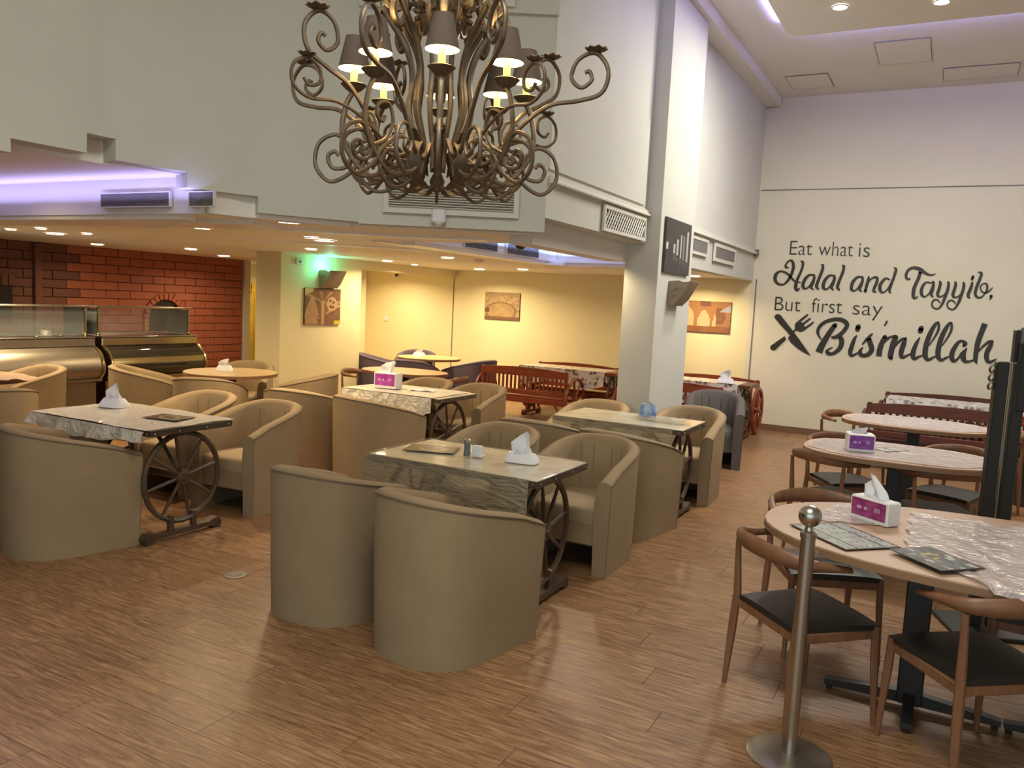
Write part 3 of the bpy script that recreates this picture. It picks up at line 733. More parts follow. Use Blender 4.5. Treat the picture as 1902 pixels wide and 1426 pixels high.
# ---- brick wall with arched oven opening
wb = MB(); wb.box((-11.0, 6.9, 1.06), (.16, 6.64, 2.12))
brick_wall = struct(wb.build('wall_brick', 'mortar_dark', smooth=0))
BH, BL = .1215, .40
bx = MB(); bx.bbox((0, 0, 0), (.03, BL - .012, BH - .009), .003)
half = MB(); half.bbox((0, 0, 0), (.03, BL / 2 - .012, BH - .009), .003)
bmesh_full = bx.mesh('brick', 'brick_red', smooth=0)
bmesh_half = half.mesh('brick', 'brick_red', smooth=0)
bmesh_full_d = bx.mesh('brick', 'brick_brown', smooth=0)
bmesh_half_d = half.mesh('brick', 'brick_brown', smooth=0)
ACY, AZ, AR = 8.64, 1.10, .30
for r_ in range(17):
    z = 2.12 - BH / 2 - r_ * BH
    if z - BH / 2 < .05: continue
    y = 10.22
    first = BL / 2 if r_ % 2 else BL
    while y > 5.0:
        ln = first if y > 10.2 else BL
        y0 = y - ln
        yc = (y + y0) / 2
        # keep bricks off the oven arch
        dy = max(0, abs(yc - ACY) - ln / 2 + .02); dz = max(0, z - AZ)
        inside = (dz < AR + .09 and dy < AR + .09 and math.hypot(dy, dz) < AR + .10) if z > AZ else (z > .86 and dy < AR + .08)
        if not inside:
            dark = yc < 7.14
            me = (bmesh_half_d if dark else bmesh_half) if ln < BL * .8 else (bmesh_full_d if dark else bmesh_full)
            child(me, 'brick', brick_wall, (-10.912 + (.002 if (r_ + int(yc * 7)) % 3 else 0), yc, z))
        elif ln > BL * .8:
            for q in (-1, 1):
                yh = yc + q * BL / 4
                dy = max(0, abs(yh - ACY) - BL / 4 + .01)
                ins = (math.hypot(dy, dz) < AR + .085) if z > AZ else (z > .86 and dy < AR + .075)
                if not ins:
                    child(bmesh_half, 'brick', brick_wall, (-10.912, yh, z))
        y = y0
# voussoirs and jambs
vs = MB(); vs.prism([(-.028, 0), (.028, 0), (.036, .085), (-.036, .085)], -.03, .03, axis='X')
vm = vs.mesh('brick', 'brick_red', smooth=0)
for k in range(13):
    a = PI * (k + .5) / 13
    o = child(vm, 'brick', brick_wall, (-10.905, ACY + math.cos(a) * AR, AZ + math.sin(a) * AR))
    o.rotation_euler = (a - PI / 2, 0, 0)
jb = MB(); jb.bbox((0, 0, 0), (.05, .08, .055), .004)
jm = jb.mesh('brick', 'brick_pale', smooth=0)
for s_ in (-1, 1):
    for k in range(4):
        child(jm, 'brick', brick_wall, (-10.905, ACY + s_ * (AR + .04), AZ - .03 - k * .062))
af = MB(); af.box((-10.919, ACY, AZ + .06), (.006, 2 * AR + .42, .9)); af.build('arch_plaster', 'brick_red', brick_wall, smooth=0)
ob = MB()
pts = [(ACY - AR, .86), (ACY + AR, .86)] + [(ACY + AR * math.cos(PI * k / 16), AZ + AR * math.sin(PI * k / 16)) for k in range(17)]
ob.prism(pts, -10.918, -10.914, axis='X')
ob.build('oven_mouth', 'oven_black', brick_wall, smooth=0)
# dark second opening at far left with soldier course
o2 = MB(); o2.box((-10.89, 5.7, 1.32), (.05, 1.12, .40)); o2.build('oven_mouth', 'oven_black', brick_wall, smooth=0)
sm_ = MB(); sm_.bbox((0, 0, 0), (.05, .085, .15), .004)
smm = sm_.mesh('brick', 'brick_brown', smooth=0)
for k in range(12):
    child(smm, 'brick', brick_wall, (-10.905, 5.22 + k * .095, 1.60))
# boxed corner strip seen on the brick wall
b = MB(); b.bbox((-10.88, 6.60, 1.06), (.07, .10, 2.1), .01); b.build('corner_strip', 'brick_brown', brick_wall, smooth=0)
# door jamb strip and yellow door with scalloped valance in the back wall gap
wallbox('trim_door_jamb', -11.0, -10.86, 10.24, 10.36, 0, ZL, 'wall_cream')
wallbox('wall_brick_return', -13.1, -11.0, 10.24, 10.30, 0, ZL, 'wall_cream')
dr = MB(); dr.box((-12.25, YB - .03, .84), (.74, .05, 1.68)); door = struct(dr.build('door_1', 'door_yellow', smooth=0))
for k in range(3):
    b = MB(); b.bbox((-12.52 + k * .26, YB - .06, .80), (.2, .02, 1.3), .008); b.build('door_panel', 'door_yellow', door, smooth=0)
b = MB(); b.cyl((-12.02, YB - .09, .95), (-11.93, YB - .09, .95), .014); b.build('door_handle', 'steel', door)
for k in range(4):
    b = MB(); b.lathe([(.001, -.01), (.115, -.01), (.115, .01), (.001, .01)], 16)
    o = b.build('valance_scallop', 'door_yellow', door, loc=(-12.52 + k * .2, YB - .07, 1.66)); o.rotation_euler = (PI / 2, 0, 0)

# ------------------------------------------------------------------ grilles and vents
def grille(name, label, w, h, loc, rz, nslat, mslat, hatch=False, frame=.03, mback='dark_gap', wavy=False):
    """wall grille in local XZ facing -Y"""
    t = thing(name, label, 'vent', loc, rz)
    b = MB(); b.box((0, 0, 0), (w, .006, h)); b.build('backing', mback, t, smooth=0)
    f = MB()
    for s_ in (-1, 1):
        f.box((0, -.008, s_ * (h / 2 + frame / 2)), (w + 2 * frame, .022, frame))
        f.box((s_ * (w / 2 + frame / 2), -.008, 0), (frame, .022, h))
    f.build('frame', 'grille_white', t, smooth=0)
    if hatch:
        for s_ in (-1, 1):
            n = int((w + h) / .058)
            me = MB(); L_ = h * 1.30
            me.box((0, 0, 0), (.012, .006, L_))
            me = me.mesh('slat', mslat, smooth=0)
            for k in range(n):
                x = -w / 2 + (k + .5) * w / n
                L2 = min(h / 2 / math.cos(.7), (w / 2 - abs(x)) / math.sin(.7)) if False else 0
                # clip the diagonal bars to the frame
                dx = math.tan(.7) * h / 2
                xa, za, xb, zb = x - dx * s_, -h / 2, x + dx * s_, h / 2
                def clip(xa, za, xb, zb):
                    lo, hi = 0., 1.
                    for p, q in ((-(xb - xa), xa + w / 2), (xb - xa, w / 2 - xa)):
                        if abs(p) < 1e-9: continue
                        r = q / p
                        if p < 0: lo = max(lo, r)
                        else: hi = min(hi, r)
                    return lo, hi
                lo, hi = clip(xa, za, xb, zb)
                if hi - lo < .1: continue
                p0 = (xa + (xb - xa) * lo, 0, za + (zb - za) * lo); p1 = (xa + (xb - xa) * hi, 0, za + (zb - za) * hi)
                bb = MB(); bb.tube([(p0[0], -.008 - .003 * s_, p0[2]), (p1[0], -.008 - .003 * s_, p1[2])], .0065, 4)
                bb.build('slat', mslat, t, smooth=0)
    else:
        me = MB()
        if wavy:
            me.tube([(-w / 2 + w * i / 10, 0, .004 * math.sin(i * 1.3)) for i in range(11)], .0048, 4)
        else:
            me.box((0, 0, 0), (w, .014, .006), rx=-.5)
        me = me.mesh('slat', mslat, smooth=0)
        for k in range(nslat):
            child(me, 'slat', t, (0, -.008, -h / 2 + (k + .5) * h / nslat))
    return t
RX = PI / 2     # faces +X
grille('return_air_grille', 'long slatted air grille on the curved wall below the chandelier', .86, .135, on01(.64, 2.315, .01), ang01, 8, 'grille_white', frame=.035)
grille('high_vent', 'dark square vent at the top of the curved wall, cut by the upper edge', .17, .25, on01(.885, 3.76, .05), ang01, 2, 'dark_gap', frame=.045)
grille('lattice_grille', 'white diagonal lattice air grille on the fascia left of the pillar', .94, .15, (XF + .012, 6.56, 2.345), RX, 0, 'grille_white', hatch=True, frame=.028)
grille('mesh_grille', 'grey mesh air grille beside the pillar, nearer of the two', .62, .13, (XF + .012, 8.85, 2.345), RX, 12, 'grey_mesh', frame=.03, mback='grey_mesh')
grille('mesh_grille', 'grey mesh air grille farther from the pillar, framed thick in white', .95, .13, (XF + .016, 9.99, 2.335), RX, 12, 'grey_mesh', frame=.04, mback='grey_mesh')
grille('wavy_grille', 'grey wavy grille in the violet-lit ceiling recess, left long one', .69, .085, (-4.815, 3.585, 2.19), 0, 9, 'seam_grey', frame=.006, mback='grille_white', wavy=True)
grille('wavy_grille', 'short grey wavy grille in the violet-lit ceiling recess, beside the curved wall', .22, .085, (-4.49 + .31, 3.585, 2.185), 0, 9, 'seam_grey', frame=.006, mback='grille_white', wavy=True)
grille('recess_grille', 'grey grille inside the blue-lit middle ceiling recess, left one', .62, .10, (CX0 + .01, 6.84, 2.185), RX, 7, 'seam_grey', frame=.006, mback='grille_white')
grille('recess_grille', 'grey grille inside the blue-lit middle ceiling recess, right one', .72, .10, (CX0 + .01, 7.71, 2.185), RX, 7, 'seam_grey', frame=.006, mback='grille_white')

# ------------------------------------------------------------------ recessed ceiling lamps
def downlight_mesh(r):
    a = MB(); a.lathe([(r * 1.22, -.002), (r * 1.25, -.008), (r * 1.02, -.012), (r * .98, -.004)], 20, cap=False)
    g = MB(); g.lathe([(.0001, -.006), (r * .97, -.006), (r * .97, -.001)], 20)
    return a.mesh('rim', 'ceiling_white'), g.mesh('lens', 'lamp_glow')
DL_LABEL = ['round recessed lamp in the violet-lit ceiling recess at upper left', 'small round lamp leftmost in the ceiling above the glass counter',
 'small round lamp second from the left in the ceiling above the glass counter', 'wide oval-looking recessed lamp in the ceiling above the left display counter', 'small round lamp to the right of the wide lamp above the left counter',
 'round lamp on the stepped ceiling edge left of the curved wall tip', 'round recessed lamp in front of the brick wall above the oven', 'round lamp next to the lower edge of the curved wall',
 'round lamp above the block wall, smaller of a close pair', 'round lamp over the alcove, nearer to the green-lit sconce', 'round recessed lamp between the moulding and the alcove beam',
 'round lamp washing the yellow back wall above its picture', 'tiny round lamp between two larger lamps near the alcove', 'round lamp at the left edge of the pillar under the soffit', 'round lamp above the arch picture right of the pillar',
 'wide glowing lamp in the ceiling left of the green-lit sconce', 'round recessed lamp behind the block wall near the brick wall end', 'round recessed lamp above the dark brown bricks', 'round lamp over the wagon wheel benches', 'round lamp in front of the yellow door',
 'round lamp above the tan oval table', 'round lamp inside the yellow alcove']
for i, (x, y, z, w, r) in enumerate(DOWNLIGHTS):
    t = thing('ceiling_lamp', DL_LABEL[i], 'ceiling lamp', (x, y, z), 0, 'recessed ceiling lamps')
    a, g = downlight_mesh(r)
    child(a, 'rim', t); child(g, 'lens', t)
for i, (x, y) in enumerate(((-1.15, 8.10), (-.33, 8.27))):
    t = thing('panel_lamp', ('bright spot lamp in the dropped ceiling panel, left one', 'bright spot lamp in the dropped ceiling panel, right one')[i], 'ceiling lamp', (x, y, 4.46), 0, 'panel spot lamps')
    a, g = downlight_mesh(.06)
    child(a, 'rim', t)
    g = MB(); g.lathe([(.0001, -.02), (.045, -.016), (.058, -.002)], 16); g.build('lens', 'spot_glow', t)
    light('panel_lamp_light', 'AREA', (x, y, 4.43), 14, NEUTRAL, .1, shape='DISK', rot=(0, 0, 0))

# dome camera, smoke detector, wall bits
t = thing('dome_camera', 'small dome security camera under the soffit near the wall corner', 'camera', (-3.02, 5.66, ZL))
b = MB(); b.lathe([(.06, 0), (.062, -.02), (.05, -.028)], 20); b.build('base', 'white_plastic', t)
b = MB(); b.lathe([(.046, -.026), (.04, -.05), (.022, -.066), (.0001, -.07)], 20, cap=False); b.build('dome', 'dome_smoke', t)
t = thing('smoke_detector', 'white smoke detector on the ceiling near the middle recess', 'detector', (-5.0, 8.35, ZL))
b = MB(); b.lathe([(.05, 0), (.05, -.02), (.03, -.035), (.0001, -.035)], 16); b.build('housing', 'ceiling_white', t)
t = thing('alcove_camera', 'tiny black camera ball under the alcove lintel', 'camera', (-8.71, YB - .06, 1.98))
b = MB(); b.sphere((0, 0, .02), .028); b.build('ball', 'black_metal', t)
b = MB(); b.box((0, .03, .03), (.03, .05, .02)); b.build('bracket', 'white_plastic', t)
t = thing('wall_switch', 'square white wall socket in the yellow alcove', 'socket', (-8.95, YB - .008, 1.22))
b = MB(); b.bbox((0, 0, 0), (.085, .014, .085), .004); b.build('plate', 'white_plastic', t)
t = thing('thermostat', 'small grey thermostat on the block wall under the ceiling', 'thermostat', (-7.49, 7.96, 2.02), RX)
b = MB(); b.bbox((0, -.005, 0), (.10, .02, .075), .004); b.build('plate', 'grille_white', t)
b = MB(); b.bbox((.01, -.018, 0), (.04, .006, .03), .002); b.build('screen', 'seam_grey', t)
t = thing('floor_box', 'round metal floor outlet cover set in the planks beside the left wheel table', 'outlet cover', (-3.49, 3.25, 0))
b = MB(); b.lathe([(.062, 0), (.066, .003), (.052, .006), (.0001, .006)], 24); b.build('ring', 'floor_metal', t)
b = MB(); b.lathe([(.040, .006), (.040, .008), (.0001, .008)], 20); b.build('lid', 'floor_metal', t)
t = thing('air_freshener', 'small white dispenser on the curved wall under the long grille', 'dispenser', on01(.56, 2.20, .0), ang01)
b = MB(); b.bbox((0, -.03, 0), (.10, .06, .10), .012); b.build('body', 'white_plastic', t)
b = MB(); b.lathe([(.02, -.07), (.035, -.05), (.03, -.04)], 12, c=(0, -.03, 0)); b.build('nozzle', 'grille_white', t)

# ------------------------------------------------------------------ pictures
def lerp(a, b, t): return tuple(x + (y - x) * t for x, y in zip(a, b))
def hsh(u, v, s=1.0):
    return (math.sin(u * 127.1 * s + v * 311.7 * s) * 43758.5453) % 1.0
def vnoise(u, v, f):
    x, y = u * f, v * f
    xi, yi = math.floor(x), math.floor(y)
    fx, fy = x - xi, y - yi
    fx = fx * fx * (3 - 2 * fx); fy = fy * fy * (3 - 2 * fy)
    h = lambda a, b: hsh(a * .137 + .01, b * .091 + .02)
    return (h(xi, yi) * (1 - fx) + h(xi + 1, yi) * fx) * (1 - fy) + (h(xi, yi + 1) * (1 - fx) + h(xi + 1, yi + 1) * fx) * fy
BR0, BR1, BR2 = (.07, .03, .013), (.26, .13, .06), (.50, .32, .17)
def pic_arcade(u, v):
    n = vnoise(u, v, 18) * .35
    c = lerp(BR0, BR1, .35 + n)
    # ribs fanning out of a central column
    cx, cz = .50, .62
    ang = math.atan2(v - cz, u - cx); dist = math.hypot(u - cx, v - cz)
    if v > cz - .05 and dist < .75:
        k = math.cos(ang * 7)
        c = lerp(c, lerp(BR1, BR2, .5), max(0, k) ** 3)
    if abs(u - .50) < .045 + .02 * v and v < cz + .06: c = lerp(BR1, BR2, .85 - abs(u - .49) * 9)
    # left pointed arch outline and pale wall inside it
    xx = (u - .20) / .17
    if abs(xx) < 1 and v < .70 - .42 * abs(xx) ** 1.5: c = lerp(BR1, BR2, .30 + n)
    e = (v - (.74 - .44 * abs(xx) ** 1.5))
    if abs(xx) < 1.2 and abs(e) < .035: c = lerp(BR1, BR2, .8)
    # traceried round window and slanting ledge at right
    d = math.hypot((u - .75) / .15, (v - .57) / .20)
    if d < 1: c = lerp(BR1, BR2, .8 + n * .5)
    for a_, b_ in ((.71, .66), (.80, .62), (.71, .50), (.79, .49)):
        if math.hypot(u - a_, v - b_) < .035: c = BR0
    if u > .60 and v < .34 + (u - .6) * .6 and v > .28 + (u - .6) * .6: c = lerp(BR1, BR2, .9)
    if u > .60 and v < .26 + (u - .6) * .55: c = lerp(BR0, BR1, .4 + n)
    if u < .22 and v > .80 + (u * .5): c = lerp(BR2, (.6, .45, .2), .4)
    if u > .82 and v < .10: c = (.55, .42, .02)
    if v > .92 and u > .3: c = lerp(BR0, BR1, .3)
    return c
def pic_town(u, v):
    n = vnoise(u, v, 22)
    c = lerp((.24, .15, .07), (.50, .36, .19), n)
    d = math.hypot((u - .47) / .40, (v - .30) / .32)
    if d < 1: c = lerp((.30, .19, .09), (.42, .29, .15), vnoise(u, v, 8))
    elif d < 1.10: c = (.16, .09, .04)
    if v < .12: c = (.17, .09, .045)
    if v > .85: c = lerp((.27, .18, .09), (.40, .28, .15), n)
    if u < .14 and .25 < v < .42: c = (.12, .07, .03)
    return c
def pic_desert(u, v):
    n = vnoise(u, v, 10) * .25
    c = lerp((.36, .15, .045), (.55, .28, .11), .4 + n)
    if v < .20: c = lerp((.28, .10, .03), (.42, .19, .08), n * 3)
    # pale openings between big piers
    for cx, w, t in ((.13, .16, .86), (.49, .12, .72), (.70, .035, .60)):
        xx = (u - cx) / w
        if abs(xx) < 1 and .2 < v < t - .18 * xx * xx - .1 * abs(xx): c = lerp((.72, .45, .22), (.85, .62, .38), .5 + n)
    d = math.hypot((u - .74) / .17, (v - .52) / .30)
    if d < 1 and v > .28 and u > .72: c = lerp((.20, .08, .04), (.36, .17, .08), n * 3)
    if u + (1 - v) * .9 > 1.08 and v > .66 and u > .8: c = (.52, .50, .55)
    if .42 < u < .62 and v > .84: c = (.25, .10, .06)
    return c
def pic_colonnade(u, v):
    n = vnoise(u, v, 9) * .02
    c = (.045 + n, .04 + n, .035 + n)
    for x0_, z0_, z1_ in ((.34, .38, .56), (.46, .34, .64), (.60, .30, .76), (.72, .28, .74), (.86, .26, .86)):
        if abs(u - x0_) < .034 and z0_ < v < z1_: c = (.42, .40, .37) if x0_ != .72 else (.2, .19, .17)
        if abs(u - x0_) < .025 and z0_ - .12 < v < z0_ - .03: c = (.13, .12, .11)
    if abs(u - .06) < .03 and .43 < v < .54: c = (.55, .53, .48)
    if v < .30 - .1 * (1 - u): c = tuple(k * .8 + .01 for k in c)
    return c
print_ = []
def picture(name, label, w, h, fn, loc, rz, nu=44, nv=36):
    t = thing(name, label, 'picture', loc, rz)
    b = MB(); b.box((0, -.012, 0), (w, .02, h)); b.build('stretcher', 'dark_wood_frame', t, smooth=0)
    print_plane('canvas', w * .995, h * .995, fn, nu, nv, 'printed_canvas', t, 0, (0, -.0235, 0))
picture('canvas_picture', 'sepia canvas picture of vaulted arches on the block wall under the green-lit sconce', .71, .485, pic_arcade, (-7.50, 8.43, 1.447), RX)
picture('canvas_picture', 'sepia canvas picture of an old walled town on the yellow back wall', .66, .45, pic_town, (-6.56, YB, 1.555), 0)
picture('canvas_picture', 'orange canvas picture of desert stone piers right of the pillar', .76, .45, lambda u, v: tuple(k * .72 for k in pic_desert(u, v)), (-3.17, YB, 1.56), 0)
picture('canvas_picture', 'dark canvas picture of a colonnade with white gaps high on the pillar', .80, .50, pic_colonnade, (XP, 7.63, 2.235), RX, 40, 40)

def sconce(label, loc, rz, lit):
    t = thing('wall_sconce', label, 'wall lamp', loc, rz)
    # wedge tray: two end plates, a sloping front board and a small bottom, open at the top
    W_ = .30
    prof = [(-.002, .11), (-.002, -.11), (-.055, -.12), (-.12, -.05), (-.21, .115), (-.16, .10), (-.10, .118)]
    for s_ in (-1, 1):
        b = MB(); b.prism(prof, s_ * W_ / 2 - .006, s_ * W_ / 2 + .006, axis='X'); b.build('end_plate', 'sconce_clay', t, smooth=0)
    b = MB(); b.prism([(-.055, -.12), (-.12, -.05), (-.21, .115), (-.20, .118), (-.11, -.045), (-.05, -.11)], -W_ / 2, W_ / 2, axis='X'); b.build('front_board', 'sconce_clay', t, smooth=20)
    b = MB(); b.prism([(-.002, -.11), (-.055, -.12), (-.055, -.11), (-.002, -.10)], -W_ / 2, W_ / 2, axis='X'); b.build('bottom', 'sconce_clay', t, smooth=0)
    b = MB(); b.box((0, -.004, 0), (.20, .012, .16)); b.build('back_plate', 'sconce_clay', t, smooth=0)
    for k in range(2):
        b = MB(); b.box((-W_ / 2 - .007, -.07 + .015 * k, .03 - .06 * k), (.004, .07 - .03 * k, .010), rx=-.45); b.build('groove', 'seam_grey', t, smooth=0)
    if lit:
        b = MB(); b.sphere((-.06, -.09, .085), .026); b.build('bulb', 'green_glow', t)
        b = MB(); b.cyl((-.02, -.07, .06), (.02, -.1, .10), .014); b.build('lamp_holder', 'black_metal', t)
    return t
sconce('clay-coloured wedge wall sconce glowing green above the vaulted arch picture', (-7.50, 8.52, 1.82), RX, True)
light('sconce_green_light', 'POINT', (-7.34, 8.40, 1.97), 3.2, (.12, 1, .62), .03)
sconce('beige wedge wall sconce on the pillar below the dark colonnade picture', (XP, 7.62, 1.80), RX, False)

# =================================================================== WALL LETTERING
def stroke_mesh(b, st, y0, th=.010):
    pts = catmull([(x, z, w) for x, z, w in st], 6)
    n = len(pts)
    L_, R_ = [], []
    for i, p in enumerate(pts):
        a = pts[max(i - 1, 0)]; c = pts[min(i + 1, n - 1)]
        t = Vector((c.x - a.x, c.y - a.y)).normalized()
        h = max(p.z, .004) / 2
        L_.append((p.x - t.y * h, p.y + t.x * h)); R_.append((p.x + t.y * h, p.y - t.x * h))
    V = []
    for l, r in zip(L_, R_):
        V += [(l[0], y0, l[1]), (r[0], y0, r[1]), (l[0], y0 + th, l[1]), (r[0], y0 + th, r[1])]
    F = []
    for i in range(n - 1):
        a = i * 4
        F += [(a, a + 1, a + 5, a + 4), (a, a + 4, a + 6, a + 2), (a + 1, a + 3, a + 7, a + 5)]
    F += [(0, 2, 3, 1), ((n - 1) * 4, (n - 1) * 4 + 1, (n - 1) * 4 + 3, (n - 1) * 4 + 2)]
    b.add(V, F)
    # rounded caps
    for p in (pts[0], pts[-1]):
        h = max(p.z, .004) / 2
        if h > .032: continue
        b.prism([(p.x + h * math.cos(PI * 2 * k / 10), p.y + h * math.sin(PI * 2 * k / 10)) for k in range(10)], y0, y0 + th, axis='Y')
cnt = 0
LAB = {'halal': 'large black script word Halal painted on the back wall', 'and': 'black script word and between the two upper script words on the back wall',
       'tayyib': 'large black script word Tayyib with comma on the back wall', 'bismillah': 'biggest bold black script word Bismillah on the back wall'}
for w_, lets in SCRIPT_WORDS.items():
    t = thing('wall_lettering', LAB[w_], 'lettering', (lets[0][0][0][0], YB, 1.5 if w_ == 'bismillah' else 2.0))
    for le in lets:
        b = MB()
        for st in le:
            cnt += 1
            stroke_mesh(b, [(x - t.location.x, z - t.location.z, w * 1.1) for x, z, w in st], -.012 - (cnt % 7) * .0004)
        b.build('letter', 'black_paint', t, smooth=0)
t = thing('wall_cutlery_sign', 'black crossed knife and fork shape left of the word Bismillah', 'sign', (-2.0, YB, 1.3))
for nm, poly in CUTLERY.items():
    b = MB(); b.prism([(x + 2.0, z - 1.3) for x, z in poly], -.013 if nm != 'knife' else -.0136, -.002, axis='Y'); b.build('knife' if nm == 'knife' else nm, 'black_paint', t, smooth=0)

def sans_word(word, x0, x1, z, caph, label):
    t = thing('wall_lettering', label, 'lettering', (x0, YB, z))
    def dims(s_):
        cu = bpy.data.curves.new('t', 'FONT'); cu.body = s_; cu.size = 1; cu.offset = -.014
        o = bpy.data.objects.new('t', cu); COL.objects.link(o)
        bpy.context.view_layer.update()
        me = bpy.data.meshes.new_from_object(o.evaluated_get(bpy.context.evaluated_depsgraph_get()))
        xs = [v.co.x for v in me.vertices]; ys = [v.co.y for v in me.vertices]
        bpy.data.objects.remove(o)
        return me, min(xs), max(xs), min(ys), max(ys)
    _, a, b_, _, _ = dims(word)
    _, _, _, _, hy = dims('E')
    sx = (x1 - x0) / (b_ - a); sy = caph / hy
    for i, ch in enumerate(word):
        me, c0, c1, _, _ = dims(ch)
        _, p0, p1, _, _ = dims(word[:i + 1])
        shift = p1 - c1 - a
        V = []; 
        for v in me.vertices: V.append(((v.co.x + shift) * sx, -.009, v.co.y * sy))
        m2 = bpy.data.meshes.new('letter')
        m2.from_pydata(V, [], [tuple(p.vertices) for p in me.polygons])
        m2.materials.append(MATS['black_paint'])
        bm = bmesh.new(); bm.from_mesh(m2)
        # give it a little depth
        r = bmesh.ops.extrude_face_region(bm, geom=bm.faces[:])
        bmesh.ops.translate(bm, vec=(0, .007, 0), verts=[e for e in r['geom'] if isinstance(e, bmesh.types.BMVert)])
        bmesh.ops.recalc_face_normals(bm, faces=bm.faces)
        bm.to_mesh(m2); bm.free()
        child(m2, 'letter', t)
sans_word('Eat', -2.05, -1.755, 2.475, .19, 'thin black word Eat at the top of the wall text')
sans_word('what', -1.67, -1.235, 2.468, .19, 'thin black word what in the top line of the wall text')
sans_word('is', -1.165, -1.03, 2.462, .19, 'thin black word is ending the top line of the wall text')
sans_word('But', -2.19, -1.845, 1.70, .19, 'thin black word But in the third line of the wall text')
sans_word('first', -1.70, -1.305, 1.70, .19, 'thin black word first in the third line of the wall text')
sans_word('say', -1.175, -.81, 1.695, .19, 'thin black word say ending the third line of the wall text')
b = MB(); b.prism([(-.775, 1.565), (-.758, 1.565), (-.735, 1.605), (-.732, 1.635), (-.757, 1.637), (-.757, 1.615), (-.765, 1.60)], -.009, 0, axis='Y')
t = thing('wall_lettering', 'thin black comma after the word say', 'lettering', (0, YB, 0)); b.build('comma', 'black_paint', t, smooth=0)

# =================================================================== TUB ARMCHAIRS
CW, CD, CHB, CHA = .62, .70, .77, .60
def chair_stations(n=26):
    pts = [(CW / 2, CD / 2), (CW / 2, CD / 4)]
    for i in range(n + 1):
        a = -PI * i / n
        ca, sa = math.cos(a), math.sin(a)
        pts.append((CW / 2 * math.copysign(abs(ca) ** .8, ca), -.02 - (CD / 2 - .02) * abs(sa) ** .85))
    pts += [(-CW / 2, CD / 4), (-CW / 2, CD / 2)]
    return [Vector((x, y)) for x, y in pts]
def tub_chair(name, label, cat, loc, rz, group, fab, seatm, pip):
    t = thing(name, label, cat, loc, rz, group)
    S = chair_stations()
    n = len(S)
    rings = []; piping = []
    for i, p in enumerate(S):
        a = S[max(i - 1, 0)]; c = S[min(i + 1, n - 1)]
        tg = (c - a).normalized()
        nn = Vector((-tg.y, tg.x))       # outward?
        if nn.dot(p) < 0: nn = -nn
        f = min(1, max(0, (CD / 2 - p.y) / CD))
        h = CHA + (CHB - CHA) * (f ** .9)
        if p.y > CD / 2 - .01: h -= .012
        th = .095 - .015 * f
        q = lambda d, z, k=1.0: (p.x * k - nn.x * d * k, p.y * k - nn.y * d * k, z)
        rings.append([q(0, .0, .955), q(0, .25, .975), q(0, h - .035), q(.004, h - .012), q(.018, h - .001), q(th * .55, h + .006), q(th - .02, h - .004), q(th, h - .03), q(th + .012, .45), q(th, .0, .97)])
        piping.append(q(-.001, h - .013))
    k = len(rings[0])
    V = [v for r in rings for v in r]
    F = []
    for i in range(n - 1):
        for j in range(k):
            F.append((i * k + j, i * k + (j + 1) % k, (i + 1) * k + (j + 1) % k, (i + 1) * k + j))
    F.append(tuple(range(k))); F.append(tuple(range((n - 1) * k + k - 1, (n - 1) * k - 1, -1)))
    b = MB(); b.add(V, F); b.build('shell', fab, t, smooth=50)
    b = MB(); b.tube(piping, .0045, 5); 
    for e in (0, -1):
        r = rings[e]
        b.tube([r[3], r[2], r[1], r[0]], .003, 4)
    b.build('piping', pip, t)
    # seat cushion follows the inside of the shell
    ins = []
    for i, p in enumerate(S):
        if p.y > CD / 2 - .12: continue
        a = S[max(i - 1, 0)]; c = S[min(i + 1, n - 1)]
        tg = (c - a).normalized(); nn = Vector((-tg.y, tg.x))
        if nn.dot(p) < 0: nn = -nn
        ins.append((p.x - nn.x * .088, p.y - nn.y * .088))
    w = ins[0][0]
    poly = [(w, CD / 2 - .05), (w - .03, CD / 2 - .025)][::-1]
    loop = [(-w, CD / 2 - .06), (-w + .03, CD / 2 - .03), (w - .03, CD / 2 - .03), (w, CD / 2 - .06)] + ins
    cush = MB()
    lay = [(loop, .31, 1.0), (loop, .385, 1.0), (loop, .40, .975), (loop, .408, .90), (loop, .412, .5)]
    V = []
    for lp, z, s_ in lay:
        V += [(x * s_, y * s_, z) for x, y in lp]
    m_ = len(loop); F = [tuple(range(m_))[::-1], tuple(range(4 * m_, 5 * m_))]
    for l in range(4):
        for i in range(m_):
            F.append((l * m_ + i, l * m_ + (i + 1) % m_, (l + 1) * m_ + (i + 1) % m_, (l + 1) * m_ + i))
    cush.add(V, F); cush.build('seat_cushion', seatm, t, smooth=50)
    b = MB(); b.bbox((0, CD / 2 - .055, .245), (2 * w, .05, .14), .008); b.build('front_rail', fab, t)
    b = MB(); b.prism([(x * .97, y * .97) for x, y in loop], .17, .30); b.build('base_frame', 'chair_underside', t, smooth=0)
    # stitched channels on the inner back
    b = MB()
    for ang in (-.62, -.22, .22, .62):
        a = -PI / 2 + ang
        ca, sa = math.cos(a), math.sin(a)
        x = (CW / 2 - .09) * math.copysign(abs(ca) ** .8, ca); y = -.02 - (CD / 2 - .11) * abs(sa) ** .85
        b.tube([(x, y - .001, .42), (x, y - .002, .58), (x * 1.02, y * 1.02, .70)], .0022, 4)
    b.build('seam', pip if fab != 'taupe_fabric' else 'taupe_seam', t)
    return t
